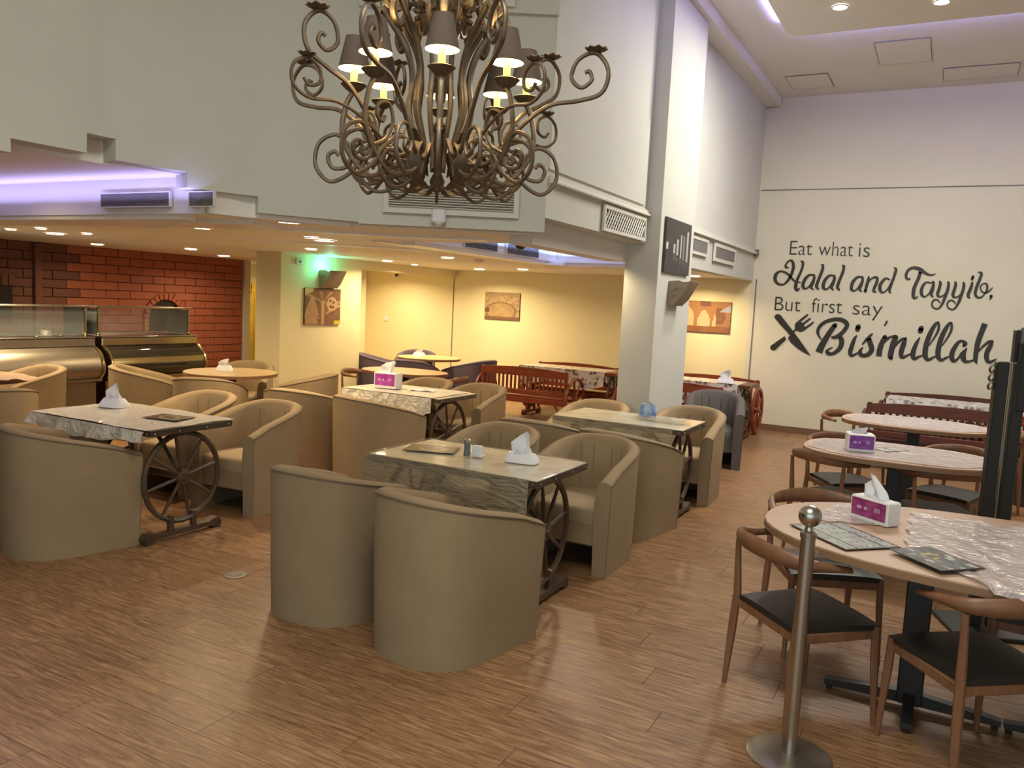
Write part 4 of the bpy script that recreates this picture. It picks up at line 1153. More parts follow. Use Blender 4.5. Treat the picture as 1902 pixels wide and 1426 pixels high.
TA = [
 ('taupe tub armchair in the centre foreground, back to the camera, the nearest and largest', -2.01, 3.19, -.18),
 ('taupe tub armchair just left of the nearest one, back to the camera', -2.75, 3.27, -.02),
 ('taupe tub armchair facing the camera at the right of the front centre wheel table', -2.00, 4.83, 3.14),
 ('taupe tub armchair behind the front centre wheel table, under its tissue box', -2.72, 4.80, 3.14),
 ('large taupe tub armchair near the left edge, seen from behind, at the left wheel table', -4.74, 3.03, -.24),
 ('taupe tub armchair cut by the left picture edge behind the near left armchair', -5.61, 2.86, -.11),
 ('taupe tub armchair facing the camera at the right of the left wheel table', -4.62, 4.47, 3.22),
 ('taupe tub armchair facing the camera behind the left wheel table', -5.36, 4.50, 3.24),
 ('taupe tub armchair seen from behind, right one at the table with the purple tissue box', -4.42, 5.68, -.25),
 ('taupe tub armchair seen from behind, left one at the table with the purple tissue box', -5.16, 5.66, .08),
 ('yellow-lit tub armchair facing the camera, right one behind the purple tissue table', -4.23, 7.06, 3.13),
 ('yellow-lit tub armchair facing the camera, left one behind the purple tissue table', -4.90, 7.08, 3.14),
 ('taupe tub armchair seen from behind at the right of the blue tissue pack table', -2.03, 5.60, -.17),
 ('taupe tub armchair mostly hidden behind others, left one in front of the blue tissue table', -2.74, 5.66, -.02),
 ('taupe tub armchair facing the camera behind the blue tissue table, right of pillar', -1.97, 7.03, 3.16),
 ('taupe tub armchair behind the blue tissue table touching the pillar foot', -2.78, 6.76, 3.14),
 ('taupe tub armchair at the left side of the round table near the counter', -7.53, 5.72, -.74),
 ('taupe tub armchair in front of the round table near the counter, back to the camera', -6.45, 5.62, .58),
 ('taupe tub armchair at the right side of the round table near the block wall', -6.10, 6.62, 2.05),
 ('taupe tub armchair behind the round table, facing the camera, near the yellow door', -7.25, 6.86, 3.75),
 ('taupe tub armchair facing the camera at the left edge in front of the steel counter', -7.97, 4.70, 3.15),
 ('taupe tub armchair at the left edge turned away, in front of the pink cloth table', -6.75, 3.72, 1.22),
]
base_chair = None
for lab, x, y, r in TA:
    if base_chair is None:
        base_chair = tub_chair('tub_armchair', lab, 'armchair', (x, y, 0), r, 'taupe tub armchairs', 'taupe_fabric', 'taupe_seat', 'taupe_piping')
    else:
        dup(base_chair, (x, y, 0), r, lab)
pc = None
for lab, x, y, r in [('dark purple tub armchair at the left of the alcove table', -7.42, 9.66, -.9),
                     ('dark purple tub armchair in front of the alcove table, back to the camera', -6.62, 9.36, .30),
                     ('dark purple tub armchair at the right of the alcove table', -6.17, 10.25, 1.5),
                     ('dark purple tub armchair behind the alcove table against the yellow wall', -7.55, 10.75, 3.6)]:
    if pc is None: pc = tub_chair('purple_armchair', lab, 'armchair', (x, y, 0), r, 'purple tub armchairs', 'purple_fabric', 'purple_fabric', 'purple_piping')
    else: dup(pc, (x, y, 0), r, lab)
tub_chair('charcoal_armchair', 'charcoal grey tub armchair right of the pillar in front of the red bench', 'armchair', (-2.17, 8.74, 0), 3.38, None, 'charcoal_fabric', 'charcoal_fabric', 'charcoal_piping')

# =================================================================== WAGON WHEEL TABLES
def wheel_mesh(R, rr, hub, spokes=8, m='wheel_wood'):
    rim = MB()
    rim.tube([(0, R * math.cos(2 * PI * k / 32), R * math.sin(2 * PI * k / 32)) for k in range(32)], rr, 6, closed=True, sq=1.0)
    sp = MB(); sp.tube([(0, 0, hub * .8), (0, 0, (hub + R) / 2), (0, 0, R - rr * .5)], [rr * .55, rr * .72, rr * .5], 6)
    hb = MB(); 
    prof = [(.0001, -.04), (hub * .5, -.04), (hub * .6, -.025), (hub, -.018), (hub, .018), (hub * .6, .025), (hub * .5, .04), (.0001, .04)]
    hb.lathe(prof, 12)
    hb.v = [(v[2], v[0], v[1]) for v in hb.v]
    return rim.mesh('wheel_rim', m), sp.mesh('spoke', m, smooth=50), hb.mesh('hub', m)
def add_wheel(parent, x, z, ms, spokes=8, name='wheel', rot0=.2):
    w = child(ms[0], name, parent, (x, 0, z), (rot0, 0, 0))
    child(ms[2], 'hub', w)
    for k in range(spokes):
        child(ms[1], 'spoke', w, (0, 0, 0), (2 * PI * k / spokes, 0, 0))
    return w
def wheel_table(label, loc, rz, L_=1.08, W_=.64, H_=.75, group='wagon wheel tables', topm='stone_top', wood='wheel_wood', edge='table_edge', R=.29, beds=True):
    t = thing('wheel_table', label, 'table', loc, rz, group)
    b = MB(); b.bbox((0, 0, H_ - .008), (L_ - .012, W_ - .012, .016), .003); b.build('tabletop', topm, t)
    b = MB()
    for s_ in (-1, 1):
        b.box((0, s_ * (W_ / 2 - .008), H_ - .024), (L_, .018, .036)); b.box((s_ * (L_ / 2 - .008), 0, H_ - .024), (.018, W_ - .034, .036))
    b.box((0, 0, H_ - .03), (L_ - .03, W_ - .03, .024))
    b.build('edge_band', edge, t, smooth=0)
    sd = MB(); sd.sphere((0, 0, 0), .007, 6, 4); sm2 = sd.mesh('stud', 'stud_metal')
    for sx in (-1, 1):
        for y_ in (-W_ / 2 + .03, -W_ / 6, W_ / 6, W_ / 2 - .03):
            child(sm2, 'stud', t, (sx * (L_ / 2 + .001), y_, H_ - .024))
        for sy in (-1, 1):
            child(sm2, 'stud', t, (sx * (L_ / 2 - .03), sy * (W_ / 2 + .001), H_ - .024))
    ms = wheel_mesh(R, .018, .05)
    zc = H_ - .045 - R - .018
    xw = L_ / 2 - .10
    for s_ in (-1, 1):
        add_wheel(t, s_ * xw, zc, ms)
        # foot beam with scrolled ends
        f = MB()
        prof = [(-.32, .0), (-.33, .045), (-.30, .075), (-.25, .07), (-.22, .055), (.22, .055), (.25, .07), (.30, .075), (.33, .045), (.32, 0), (.27, 0), (.24, .025), (-.24, .025), (-.27, 0)]
        f.prism([(y_ * W_ / .64 * .92, z_) for y_, z_ in prof], s_ * xw - .03, s_ * xw + .03, axis='X'); f.build('foot_beam', wood, t, smooth=30)
        if zc - R > .07:
            for y_ in (-.09, .09):
                f = MB(); f.bbox((s_ * xw, y_, (.05 + zc - R + .05) / 2), (.035, .035, zc - R + .0), .004); f.build('post', wood, t)
    b = MB(); b.bbox((0, 0, zc), (2 * xw, .035, .045), .006); b.build('stretcher', wood, t)
    for sx in (-1, 1):
        b = MB(); b.tube([(sx * (xw - .02), 0, zc + .02), (sx * (xw - .30), 0, H_ - .045)], .014, 6); b.build('brace', wood, t)
    return t
wt = wheel_table('wagon wheel table in the centre foreground with a plastic-wrapped top and side skirt', (-2.30, 3.93, 0), 0)
dup(wt, (-4.78, 3.58, 0), 0, 'wagon wheel table at left with a crumpled white plastic cover')
dup(wt, (-4.47, 6.30, 0), 0, 'wagon wheel table carrying the purple and white tissue box, middle distance')
dup(wt, (-2.22, 6.20, 0), 0, 'wagon wheel table in front of the pillar carrying the blue tissue pack')

# plastic covers
def cover_sheet(name, label, loc, L_, W_, skirt_front=0., skirt_back=0., skirt_l=0., skirt_r=0., m='clear_plastic', seed=1, amp=.008, H_=.7505, lumps=.002):
    rnd = random.Random(seed)
    ph = [rnd.random() * 6 for _ in range(8)]
    t = thing(name, label, 'table cover', loc)
    b = MB()
    def wav(u, v): return (math.sin(u * 9 + ph[0]) + math.sin(u * 17 + v * 7 + ph[1]) + math.sin(v * 13 + ph[2])) / 3
    g = MB().grid(lambda u, v: ((u - .5) * L_, (v - .5) * W_, H_ + .003 + lumps * (1 + wav(u, v))), 24, 14)
    b.v += g.v; b.f += g.f; b.mi += g.mi
    b.build('top_sheet', 'clear_top' if m == 'clear_plastic' else m, t, smooth=60)
    def skirt(nm, p0, p1, out, h):
        s_ = MB()
        def fn(u, v):
            x = p0[0] + (p1[0] - p0[0]) * u; y = p0[1] + (p1[1] - p0[1]) * u
            hh = h * (.78 + .22 * math.sin(u * 5 + ph[3]) + .07 * math.sin(u * 23 + ph[4]))
            d = .012 + amp * v * (1 + math.sin(u * 21 + ph[5] + v * 2) + .5 * math.sin(u * 47 + ph[6])) 
            return (x + out[0] * d, y + out[1] * d, H_ + .002 - hh * v)
        s_.grid(fn, 40, 8); s_.build(nm, m, t, smooth=60)
    if skirt_front: skirt('front_skirt', (-L_ / 2, -W_ / 2), (L_ / 2, -W_ / 2), (0, -1), skirt_front)
    if skirt_back: skirt('back_skirt', (L_ / 2, W_ / 2), (-L_ / 2, W_ / 2), (0, 1), skirt_back)
    if skirt_l: skirt('end_skirt', (-L_ / 2, W_ / 2), (-L_ / 2, -W_ / 2), (-1, 0), skirt_l)
    if skirt_r: skirt('end_skirt', (L_ / 2, -W_ / 2), (L_ / 2, W_ / 2), (1, 0), skirt_r)
    return t
cover_sheet('plastic_cover', 'clear wrinkled plastic wrap hanging down the front of the centre wheel table', (-2.33, 3.93, 0), 1.05, .645, skirt_front=.34, skirt_back=.12, seed=3, amp=.014)
cover_sheet('plastic_cover', 'white crumpled plastic cover slipping off the left wheel table', (-4.80, 3.56, 0), 1.16, .70, skirt_front=.10, skirt_l=.07, seed=5, m='plastic_paper', amp=.02, lumps=.005)
cover_sheet('plastic_cover', 'pale plastic cover with a front skirt on the purple tissue box table', (-4.50, 6.28, 0), 1.02, .66, skirt_front=.17, seed=8, m='plastic_paper', amp=.008, lumps=.003)
cover_sheet('plastic_cover', 'clear plastic wrap with front skirt on the blue tissue pack table', (-2.26, 6.20, 0), 1.0, .645, skirt_front=.22, seed=11, amp=.01)

# =================================================================== TISSUES, SHAKERS, MENUS
def tissue_poly(b, w, h, tilt=.3, seed=0):
    rnd = random.Random(seed)
    n = 7
    prof = [(-w * .5, 0), (-w * .62, h * .45), (-w * .2, h * .78), (w * (.05 + tilt), h), (w * (.2 + tilt * .9), h * .9), (w * .34, h * .35), (w * .5, 0)]
    def fn(u, v):
        i = u * (len(prof) - 1); k = min(int(i), len(prof) - 2); f = i - k
        x = prof[k][0] * (1 - f) + prof[k + 1][0] * f; z = prof[k][1] * (1 - f) + prof[k + 1][1] * f
        s_ = v
        return (x * (.35 + .65 * s_), .012 * math.sin(u * 9 + v * 4 + seed) * (1 if s_ > 0 else 0), z * s_)
    b.grid(fn, 18, 6)
    b.grid(lambda u, v: (fn(u, v)[0] * .96, fn(u, v)[1] + .006, fn(u, v)[2] * .97), 18, 6, flip=True)
def tissue_box(label, loc, rz, colr, w=.20, d=.10, h=.10, th=.10, front=(.22, .03, .26), seed=0, soft=False, group='tissue boxes', tilt=.3):
    t = thing('tissue_box', label, 'tissue box', loc, rz, group)
    if soft:
        b = MB()
        def fn(u, v):
            a = u * 2 * PI
            r = 1 - .25 * v * v
            ex = .45
            x = w / 2 * math.copysign(abs(math.cos(a)) ** ex, math.cos(a)) * r; y = d / 2 * math.copysign(abs(math.sin(a)) ** ex, math.sin(a)) * r * (1 - .4 * v)
            return (x, y, h * v + .004 * math.sin(a * 5 + seed) * v)
        b.grid(fn, 24, 5); b.prism([(fn(k / 24, 1)[0], fn(k / 24, 1)[1]) for k in range(24)], h * .97, h); b.build('pack', colr, t, smooth=50)
    else:
        b = MB(); b.bbox((0, 0, h / 2), (w, d, h), .005); b.build('carton', colr, t)
        def pf(u, v):
            n = vnoise(u + seed, v, 6)
            c = lerp(front, tuple(min(1, k * 1.5 + .05) for k in front), n)
            if .15 < u < .45 and .42 < v < .60 and int(u * 60) % 3: c = (.55, .40, .58)
            if math.hypot((u - .75) * 1.6, v - .55) < .16: c = lerp(c, (.6, .4, .6), .5)
            return c
        for s_ in (-1, 1):
            print_plane('printed_panel', w * .90, h * .74, pf, 24, 12, 'printed_gloss', t, 0, (0, s_ * (d / 2 + .0015), h * .55), (0, 0, 0 if s_ < 0 else PI))
    b = MB(); tissue_poly(b, w * .62, th, tilt, seed); b.build('tissue', 'tissue_white', t, smooth=60, loc=(0, 0, h - .005))
    return t
PURP = (.16, .02, .22)
tissue_box('white and magenta tissue box on the nearest oval table, tall tissue pulled out', (-.22, 3.89, .753), -.62, 'carton_white', .20, .085, .105, .115, (.20, .012, .10), 2, tilt=-.35)
tissue_box('purple and white tissue box on the middle oval table', (-.47, 5.93, .752), .25, 'carton_white', .17, .14, .12, .05, (.16, .03, .24), 4)
tissue_box('purple and white tissue box on the wheel table in the middle distance', (-4.68, 6.22, .762), .1, 'carton_white', .24, .13, .15, .12, (.28, .03, .25), 5)
tissue_box('flat white tissue pack with a tall fanned tissue on the centre wheel table', (-2.04, 3.97, .757), .12, 'paper_white', .19, .12, .05, .13, seed=1, soft=True, tilt=.15)
tissue_box('crumpled white tissue pile on the left wheel table', (-5.17, 3.68, .763), .2, 'tissue_white', .20, .14, .06, .12, seed=7, soft=True, tilt=.1)
mat('pack_blue', (.32, .45, .62), .3, col2=(.08, .16, .42), scale=18)
tissue_box('round-looking blue and white tissue pack on the table in front of the pillar', (-2.13, 6.36, .757), .3, 'pack_blue', .15, .12, .10, .03, seed=9, soft=True)
tissue_box('white tissue pack with raised tissue on the round table near the counter', (-6.80, 6.14, .752), .4, 'tissue_white', .17, .12, .06, .08, seed=12, soft=True)
tissue_box('white crumpled tissue pack on the lace covered table right of the pillar', (-2.48, 10.45, .735), 0, 'tissue_white', .22, .14, .06, .12, seed=15, soft=True)
tissue_box('white tissue pack on the alcove table between the purple armchairs', (-6.98, 10.02, .752), 0, 'tissue_white', .20, .12, .06, .05, seed=16, soft=True)
# shakers
t = thing('pepper_shaker', 'glass shaker with metal cap on the centre wheel table', 'shaker', (-2.36, 3.90, .757))
b = MB(); b.lathe([(.021, 0), (.022, .004), (.018, .03), (.0185, .075), (.016, .078)], 14); b.build('glass', 'smoked_glass', t)
b = MB(); b.lathe([(.014, .001), (.0145, .035), (.0001, .036)], 12); b.build('pepper', 'pepper_dark', t)
b = MB(); b.lathe([(.019, .078), (.019, .092), (.014, .098), (.0001, .098)], 14); b.build('cap', 'steel', t)
t = thing('sugar_box', 'small square white box beside the glass shaker', 'box', (-2.305, 3.925, .757), .15)
b = MB(); b.bbox((0, 0, .032), (.055, .03, .062), .003); b.build('body', 'paper_white', t)
b = MB(); b.bbox((0, 0, .005), (.075, .06, .008), .002); b.build('base', 'white_plastic', t)

def menu(label, loc, rz, w, d, fn, nu=30, nv=26):
    t = thing('menu_card', label, 'menu', loc, rz, 'menu cards')
    o = print_plane('sheet', w, d, fn, nu, nv, 'printed_gloss', t, .0025, (0, 0, .002), (-PI / 2, 0, 0))
    return t
def menu_dark(u, v):
    n = vnoise(u, v, 9)
    c = lerp((.035, .03, .022), (.22, .19, .13), n)
    d = math.hypot(u - .5, v - .5)
    if .22 < d < .30 and n > .3: c = (.38, .34, .24)
    if min(u, v, 1 - u, 1 - v) < .04: c = (.05, .035, .02)
    return c
def menu_pale(u, v):
    n = vnoise(u, v, 12)
    c = lerp((.30, .33, .33), (.46, .49, .48), n)
    if min(abs(v - .25), abs(v - .5), abs(v - .75)) < .018: c = (.06, .06, .06)
    if int(u * 30) % 5 == 2 and int(v * 26) % 3 == 1: c = (.16, .16, .14)
    if min(u, v, 1 - u, 1 - v) < .025: c = (.06, .035, .02)
    return c
def menu_photo(u, v):
    n = vnoise(u, v, 12); k = vnoise(u + 3, v, 7)
    c = lerp((.03, .035, .04), (.16, .17, .18), n)
    if k > .72: c = (.42, .42, .42)
    if math.hypot(u - .55, v - .45) < .2 and n > .5: c = (.38, .30, .12)
    if min(u, v, 1 - u, 1 - v) < .03: c = (.03, .025, .02)
    return c
menu('dark printed menu card lying on the centre wheel table', (-2.62, 3.93, .7575), .35, .30, .21, menu_dark)
menu('brown menu card lying on the left wheel table', (-4.52, 3.62, .763), .2, .27, .20, menu_dark)
menu('pale blue-grey menu card with ruled lines on the nearest oval table', (-.31, 3.53, .7545), 2.35, .36, .26, menu_pale)
menu('dark photo menu card near the front edge of the nearest oval table', (.03, 3.375, .7655), 2.35, .26, .20, menu_photo)
menu('small white folded card on the middle oval table', (-.29, 6.12, .7535), .9, .22, .13, lambda u, v: (.5, .47, .45) if min(u, v, 1 - u, 1 - v) > .05 and abs(u - .5) > .03 else (.05, .05, .05), 20, 14)
t = thing('paper_napkin', 'loose paper napkin lying at the right of the purple tissue box', 'napkin', (-4.35, 6.32, .763), .3)
b = MB(); b.grid(lambda u, v: ((u - .5) * .26, (v - .5) * .12, .004 + .004 * math.sin(u * 11 + v * 5)), 10, 6); b.build('sheet', 'tissue_white', t)
t = thing('plastic_bundle', 'crinkled plastic bundle on the right half of the blue tissue table', 'plastic wrap', (-1.95, 6.22, .757), -.1)
b = MB(); b.grid(lambda u, v: ((u - .5) * .42, (v - .5) * .20, .006 + .012 * math.sin(u * 19 + v * 5) * math.sin(v * PI) + .012 * math.sin(v * PI)), 24, 8); b.build('sheet', 'clear_plastic', t, smooth=60)

# =================================================================== OTHER TABLES
def sellipse(a, b_, n=40, e=2.0):
    out = []
    for k in range(n):
        t_ = 2 * PI * k / n
        c, s_ = math.cos(t_), math.sin(t_)
        out.append((a * math.copysign(abs(c) ** (2 / e), c), b_ * math.copysign(abs(s_) ** (2 / e), s_)))
    return out
def oval_table(label, loc, a, b_, topm, edgem, e=2.0, posts=(0,), H_=.75, rz=0, name='oval_table', feet=(.34, .26)):
    t = thing(name, label, 'table', loc, rz, None)
    b = MB(); b.prism(sellipse(a - .004, b_ - .004, 48, e), H_ - .006, H_); b.build('tabletop', topm, t, smooth=30)
    b = MB(); b.prism(sellipse(a, b_, 48, e), H_ - .034, H_ - .006); b.build('edge_band', edgem, t, smooth=30)
    for px in posts:
        b = MB(); b.bbox((px, 0, H_ / 2 - .01), (.10, .06, H_ - .06), .006); b.build('post', 'black_metal', t)
        b = MB(); b.box((px, 0, H_ - .045), (.30, .22, .018)); b.build('mount_plate', 'black_metal', t, smooth=0)
        for k in range(4):
            an = k * PI / 2
            L_ = feet[k % 2]
            f = MB()
            f.prism([(0, .022), (L_, .022), (L_, .045), (.05, .072), (0, .072)], -.022, .022, axis='Y')
            f.cyl((L_ - .02, 0, 0), (L_ - .02, 0, .024), .014, 8)
            f.build('foot', 'black_metal', t, loc=(px, 0, 0), rz=an)
    return t
oval_table('nearest oval table with a pink-brown laminate top at the right edge', (.32, 3.76, 0), .98, .60, 'laminate_pink', 'laminate_edge', 2.2, posts=(-.33, .36))
oval_table('middle oval table with rounded ends, second from the camera on the right', (-.24, 6.05, 0), .60, .44, 'laminate_pink', 'laminate_edge', 2.7)
oval_table('farthest oval table on the right, in front of the dark bench', (-.20, 7.96, 0), .60, .45, 'laminate_pink', 'laminate_edge', 2.5)
oval_table('round tan table near the counter with four taupe armchairs', (-6.70, 6.14, 0), .48, .48, 'laminate_tan', 'oak_chair', 2.0, name='round_table')
oval_table('round tan table in the alcove with purple armchairs', (-6.82, 10.05, 0), .48, .46, 'laminate_tan', 'oak_chair', 2.0, name='round_table')
oval_table('tan oval wooden table in front of the purple armchairs', (-5.72, 7.92, 0), .55, .38, 'oak_light', 'oak_chair', 2.4)
oval_table('table with pink cloth at the far left edge', (-7.62, 4.02, 0), .50, .42, 'laminate_tan', 'oak_chair', 2.0, name='round_table')
t = thing('pink_cloth', 'pale pink folded cloth on the table at the far left edge', 'cloth', (-7.30, 4.05, .752), .3)
b = MB(); b.grid(lambda u, v: ((u - .5) * .62, (v - .5) * .40, .012 + .008 * math.sin(u * 8 + v * 3) + .01 * math.sin(v * 9)), 16, 12); b.build('sheet', 'pink_cloth', t, smooth=60)

# plastic films on the right tables
def film(label, loc, poly, seed, H_=.7505, m='plastic_film_white', nu=26, nv=18, drop=0.):
    """wrinkled plastic film; poly = 4 corners in world xy"""
    t = thing('plastic_film', label, 'plastic sheet', (loc[0], loc[1], 0))
    A, B_, C_, D_ = [Vector(p) for p in poly]
    b = MB()
    def fn(u, v):
        p = (A * (1 - u) + B_ * u) * (1 - v) + (D_ * (1 - u) + C_ * u) * v
        e_ = .5 * math.sin(u * 21 + seed) * .02
        z = H_ + .003 + .0025 * (1 + math.sin(u * 23 + v * 9 + seed) * math.sin(v * 17 - u * 6)) + .002 * (1 + math.sin(u * 51 + v * 33))
        return (p.x - loc[0] + e_ * (v - .5), p.y - loc[1] + .01 * math.sin(u * 17 + seed) * (1 if v > .5 else -1) * abs(v - .5) * 2, z)
    b.grid(fn, nu, nv); b.build('sheet', m, t, smooth=60)
t = thing('plastic_film', 'wrinkled plastic film over the right part of the nearest oval table', 'plastic sheet', (.32, 3.76, 0))
b = MB()
def big_film(u, v):
    x = -.40 + 1.36 * u
    e = .60 * (max(0, 1 - (abs(x) / .98) ** 2.2)) ** (1 / 2.2)
    yf = max(-e - .004, -.26 - (x + .40) * 1.25) if x < -.10 else -e - .010
    yb = min(e - .10, .42 + .02 * math.sin(x * 30))
    wr = .004 * (1 + math.sin(x * 31 + v * 11) * math.sin(v * 19 - x * 9)) + .002 * (1 + math.sin(x * 70 + v * 40))
    if v < .12 and x > -.12:
        k = (1 - v / .12)
        return (x + .008 * math.sin(x * 60), yf - .006 * k * (1 + math.sin(x * 40)), .7535 - k * (.05 + .035 * math.sin(x * 16)))
    f = (v - .12) / .88 if x > -.12 else v
    return (x + .012 * math.sin(v * 23) * (1 - u), yf + (yb - yf) * f, .7535 + wr)
b.grid(big_film, 60, 34)
b.build('sheet', 'plastic_film_white', t, smooth=60)
film('small crinkled plastic film left of the tissue box on the nearest oval table', (-.3, 4.0), [(-.48, 3.72), (-.20, 3.80), (-.22, 4.12), (-.40, 4.13)], 2, nu=12, nv=12)
def oval_film(label, loc, a, b_, e, seed, H_=.7505):
    t = thing('plastic_film', label, 'plastic sheet', (loc[0], loc[1], 0))
    b = MB()
    def fn(u, v):
        an = 2 * PI * u
        c, s_ = math.cos(an), math.sin(an)
        k = v * (1 + .025 * math.sin(an * 7 + seed) + .015 * math.sin(an * 13)) 
        z = H_ + .003 + .0015 * (1 + math.sin(u * 50 + v * 9 + seed))
        return (a * k * math.copysign(abs(c) ** (2 / e), c), b_ * k * math.copysign(abs(s_) ** (2 / e), s_), z if v > .01 else H_ + .004)
    b.grid(fn, 48, 8); b.build('sheet', 'plastic_film_white', t, smooth=60)
oval_film('smooth plastic film covering the middle oval table', (-.24, 6.05), .56, .40, 2.7, 3)
oval_film('smooth plastic film covering the farthest oval table', (-.2, 7.96), .56, .41, 2.5, 4)

# =================================================================== WOODEN DINING CHAIRS
def dining_chair(label, loc, rz, name='dining_chair'):
    t = thing(name, label, 'chair', loc, rz, 'wooden dining chairs')
    hw, hd_ = .205, .195
    SH = .41
    b = MB()
    def st(u, v):
        x = (u - .5) * 2; y = (v - .5) * 2
        w = hw * (1.0 + .06 * y)
        return (x * w, y * hd_ + 0, SH + .018 - .012 * (x ** 4 + y ** 4) / 2 + .004 * (1 - x * x))
    b.grid(st, 10, 10)
    b.grid(lambda u, v: (st(u, v)[0], st(u, v)[1], SH - .012), 10, 10, flip=True)
    edge = [(i / 10, 0) for i in range(10)] + [(1, i / 10) for i in range(10)] + [(1 - i / 10, 1) for i in range(10)] + [(0, 1 - i / 10) for i in range(10)]
    V = []; F = []
    for u, v in edge: V += [st(u, v), (st(u, v)[0], st(u, v)[1], SH - .012)]
    ne = len(edge)
    for i in range(ne): F.append((2 * i, 2 * i + 1, (2 * i + 3) % (2 * ne), (2 * i + 2) % (2 * ne)))
    b.add(V, F); b.build('seat', 'black_leather', t, smooth=50)
    for s_ in (-1, 1):
        b = MB(); b.bbox((s_ * (hw - .005), 0, SH - .032), (.022, 2 * hd_, .04), .004); b.build('side_rail', 'oak_chair', t)
    for y_ in (-1, 1):
        b = MB(); b.bbox((0, y_ * (hd_ - .012), SH - .032), (2 * hw - .03, .022, .04), .004); b.build('cross_rail', 'oak_chair', t)
    for s_ in (-1, 1):
        b = MB(); b.tube([(s_ * (hw + .02), hd_ + .005, 0), (s_ * (hw + .008), hd_ - .008, .28), (s_ * (hw + .004), hd_ - .012, SH + .004)], [.011, .017, .016], 8); b.build('leg', 'oak_chair', t)
        b = MB(); b.tube([(s_ * (hw + .02), -hd_ - .025, 0), (s_ * (hw + .012), -hd_ - .010, .26), (s_ * (hw + .008), -hd_ + .0, .42), (s_ * (hw + .022), -hd_ - .006, .66)], [.011, .019, .018, .012], 8); b.build('leg', 'oak_chair', t)
    pts = catmull([(-hw - .055, -.01, .672), (-hw - .045, -.10, .682), (-hw - .01, -hd_ - .005, .69), (-.11, -hd_ - .062, .70), (0, -hd_ - .075, .704), (.11, -hd_ - .062, .70), (hw + .01, -hd_ - .005, .69), (hw + .045, -.10, .682), (hw + .055, -.01, .672)], 5)
    n = len(pts)
    V = []; F = []
    for i, p in enumerate(pts):
        a = pts[max(i - 1, 0)]; c = pts[min(i + 1, n - 1)]
        tg = Vector((c.x - a.x, c.y - a.y, 0)).normalized(); nn = Vector((-tg.y, tg.x, 0))
        f = math.sin(PI * i / (n - 1))
        hz = .013 + .026 * f ** 1.5; wd = .021 - .006 * f
        for k in range(8):
            an = 2 * PI * k / 8
            V.append(p + nn * (math.cos(an) * wd) + Vector((0, 0, math.sin(an) * hz)))
    for i in range(n - 1):
        for k in range(8): F.append((i * 8 + k, i * 8 + (k + 1) % 8, i * 8 + 8 + (k + 1) % 8, i * 8 + 8 + k))
    F += [tuple(range(7, -1, -1)), tuple(range((n - 1) * 8, n * 8))]
    b = MB(); b.add(V, F); b.build('backrest', 'oak_chair', t, smooth=60)
    return t
DC = [
 ('wooden dining chair with black seat left of the steel post, at the nearest oval table', -.43, 3.53, -.79),
 ('wooden dining chair with black seat at the lower right corner, backrest towards the camera', .19, 3.41, .67),
 ('wooden dining chair on the far left side of the nearest oval table, backrest edge showing', -.45, 4.24, 3.60),
 ('wooden dining chair tucked under the right part of the nearest oval table', .50, 4.12, 3.05),
 ('wooden dining chair at the front left of the middle oval table', -.60, 5.98, -.62),
 ('wooden dining chair at the front right of the middle oval table', .02, 5.98, .40),
 ('wooden dining chair at the rear left of the middle oval table', -.60, 6.62, 3.75),
 ('wooden dining chair at the rear right of the middle oval table', .10, 6.66, 2.75),
 ('wooden dining chair at the left of the farthest oval table', -.72, 8.36, 4.1),
 ('wooden dining chair at the right of the farthest oval table', .36, 8.30, 2.2),
 ('wooden dining chair with armrest tip at the left of the tan oval table', -6.15, 7.72, -1.3),
 ('wooden dining chair at the right of the tan oval table', -5.22, 8.02, 1.7),
]
d0 = None
for lab, x, y, r in DC:
    if d0 is None: d0 = dining_chair(lab, (x, y, 0), r)
    else: dup(d0, (x, y, 0), r, lab)

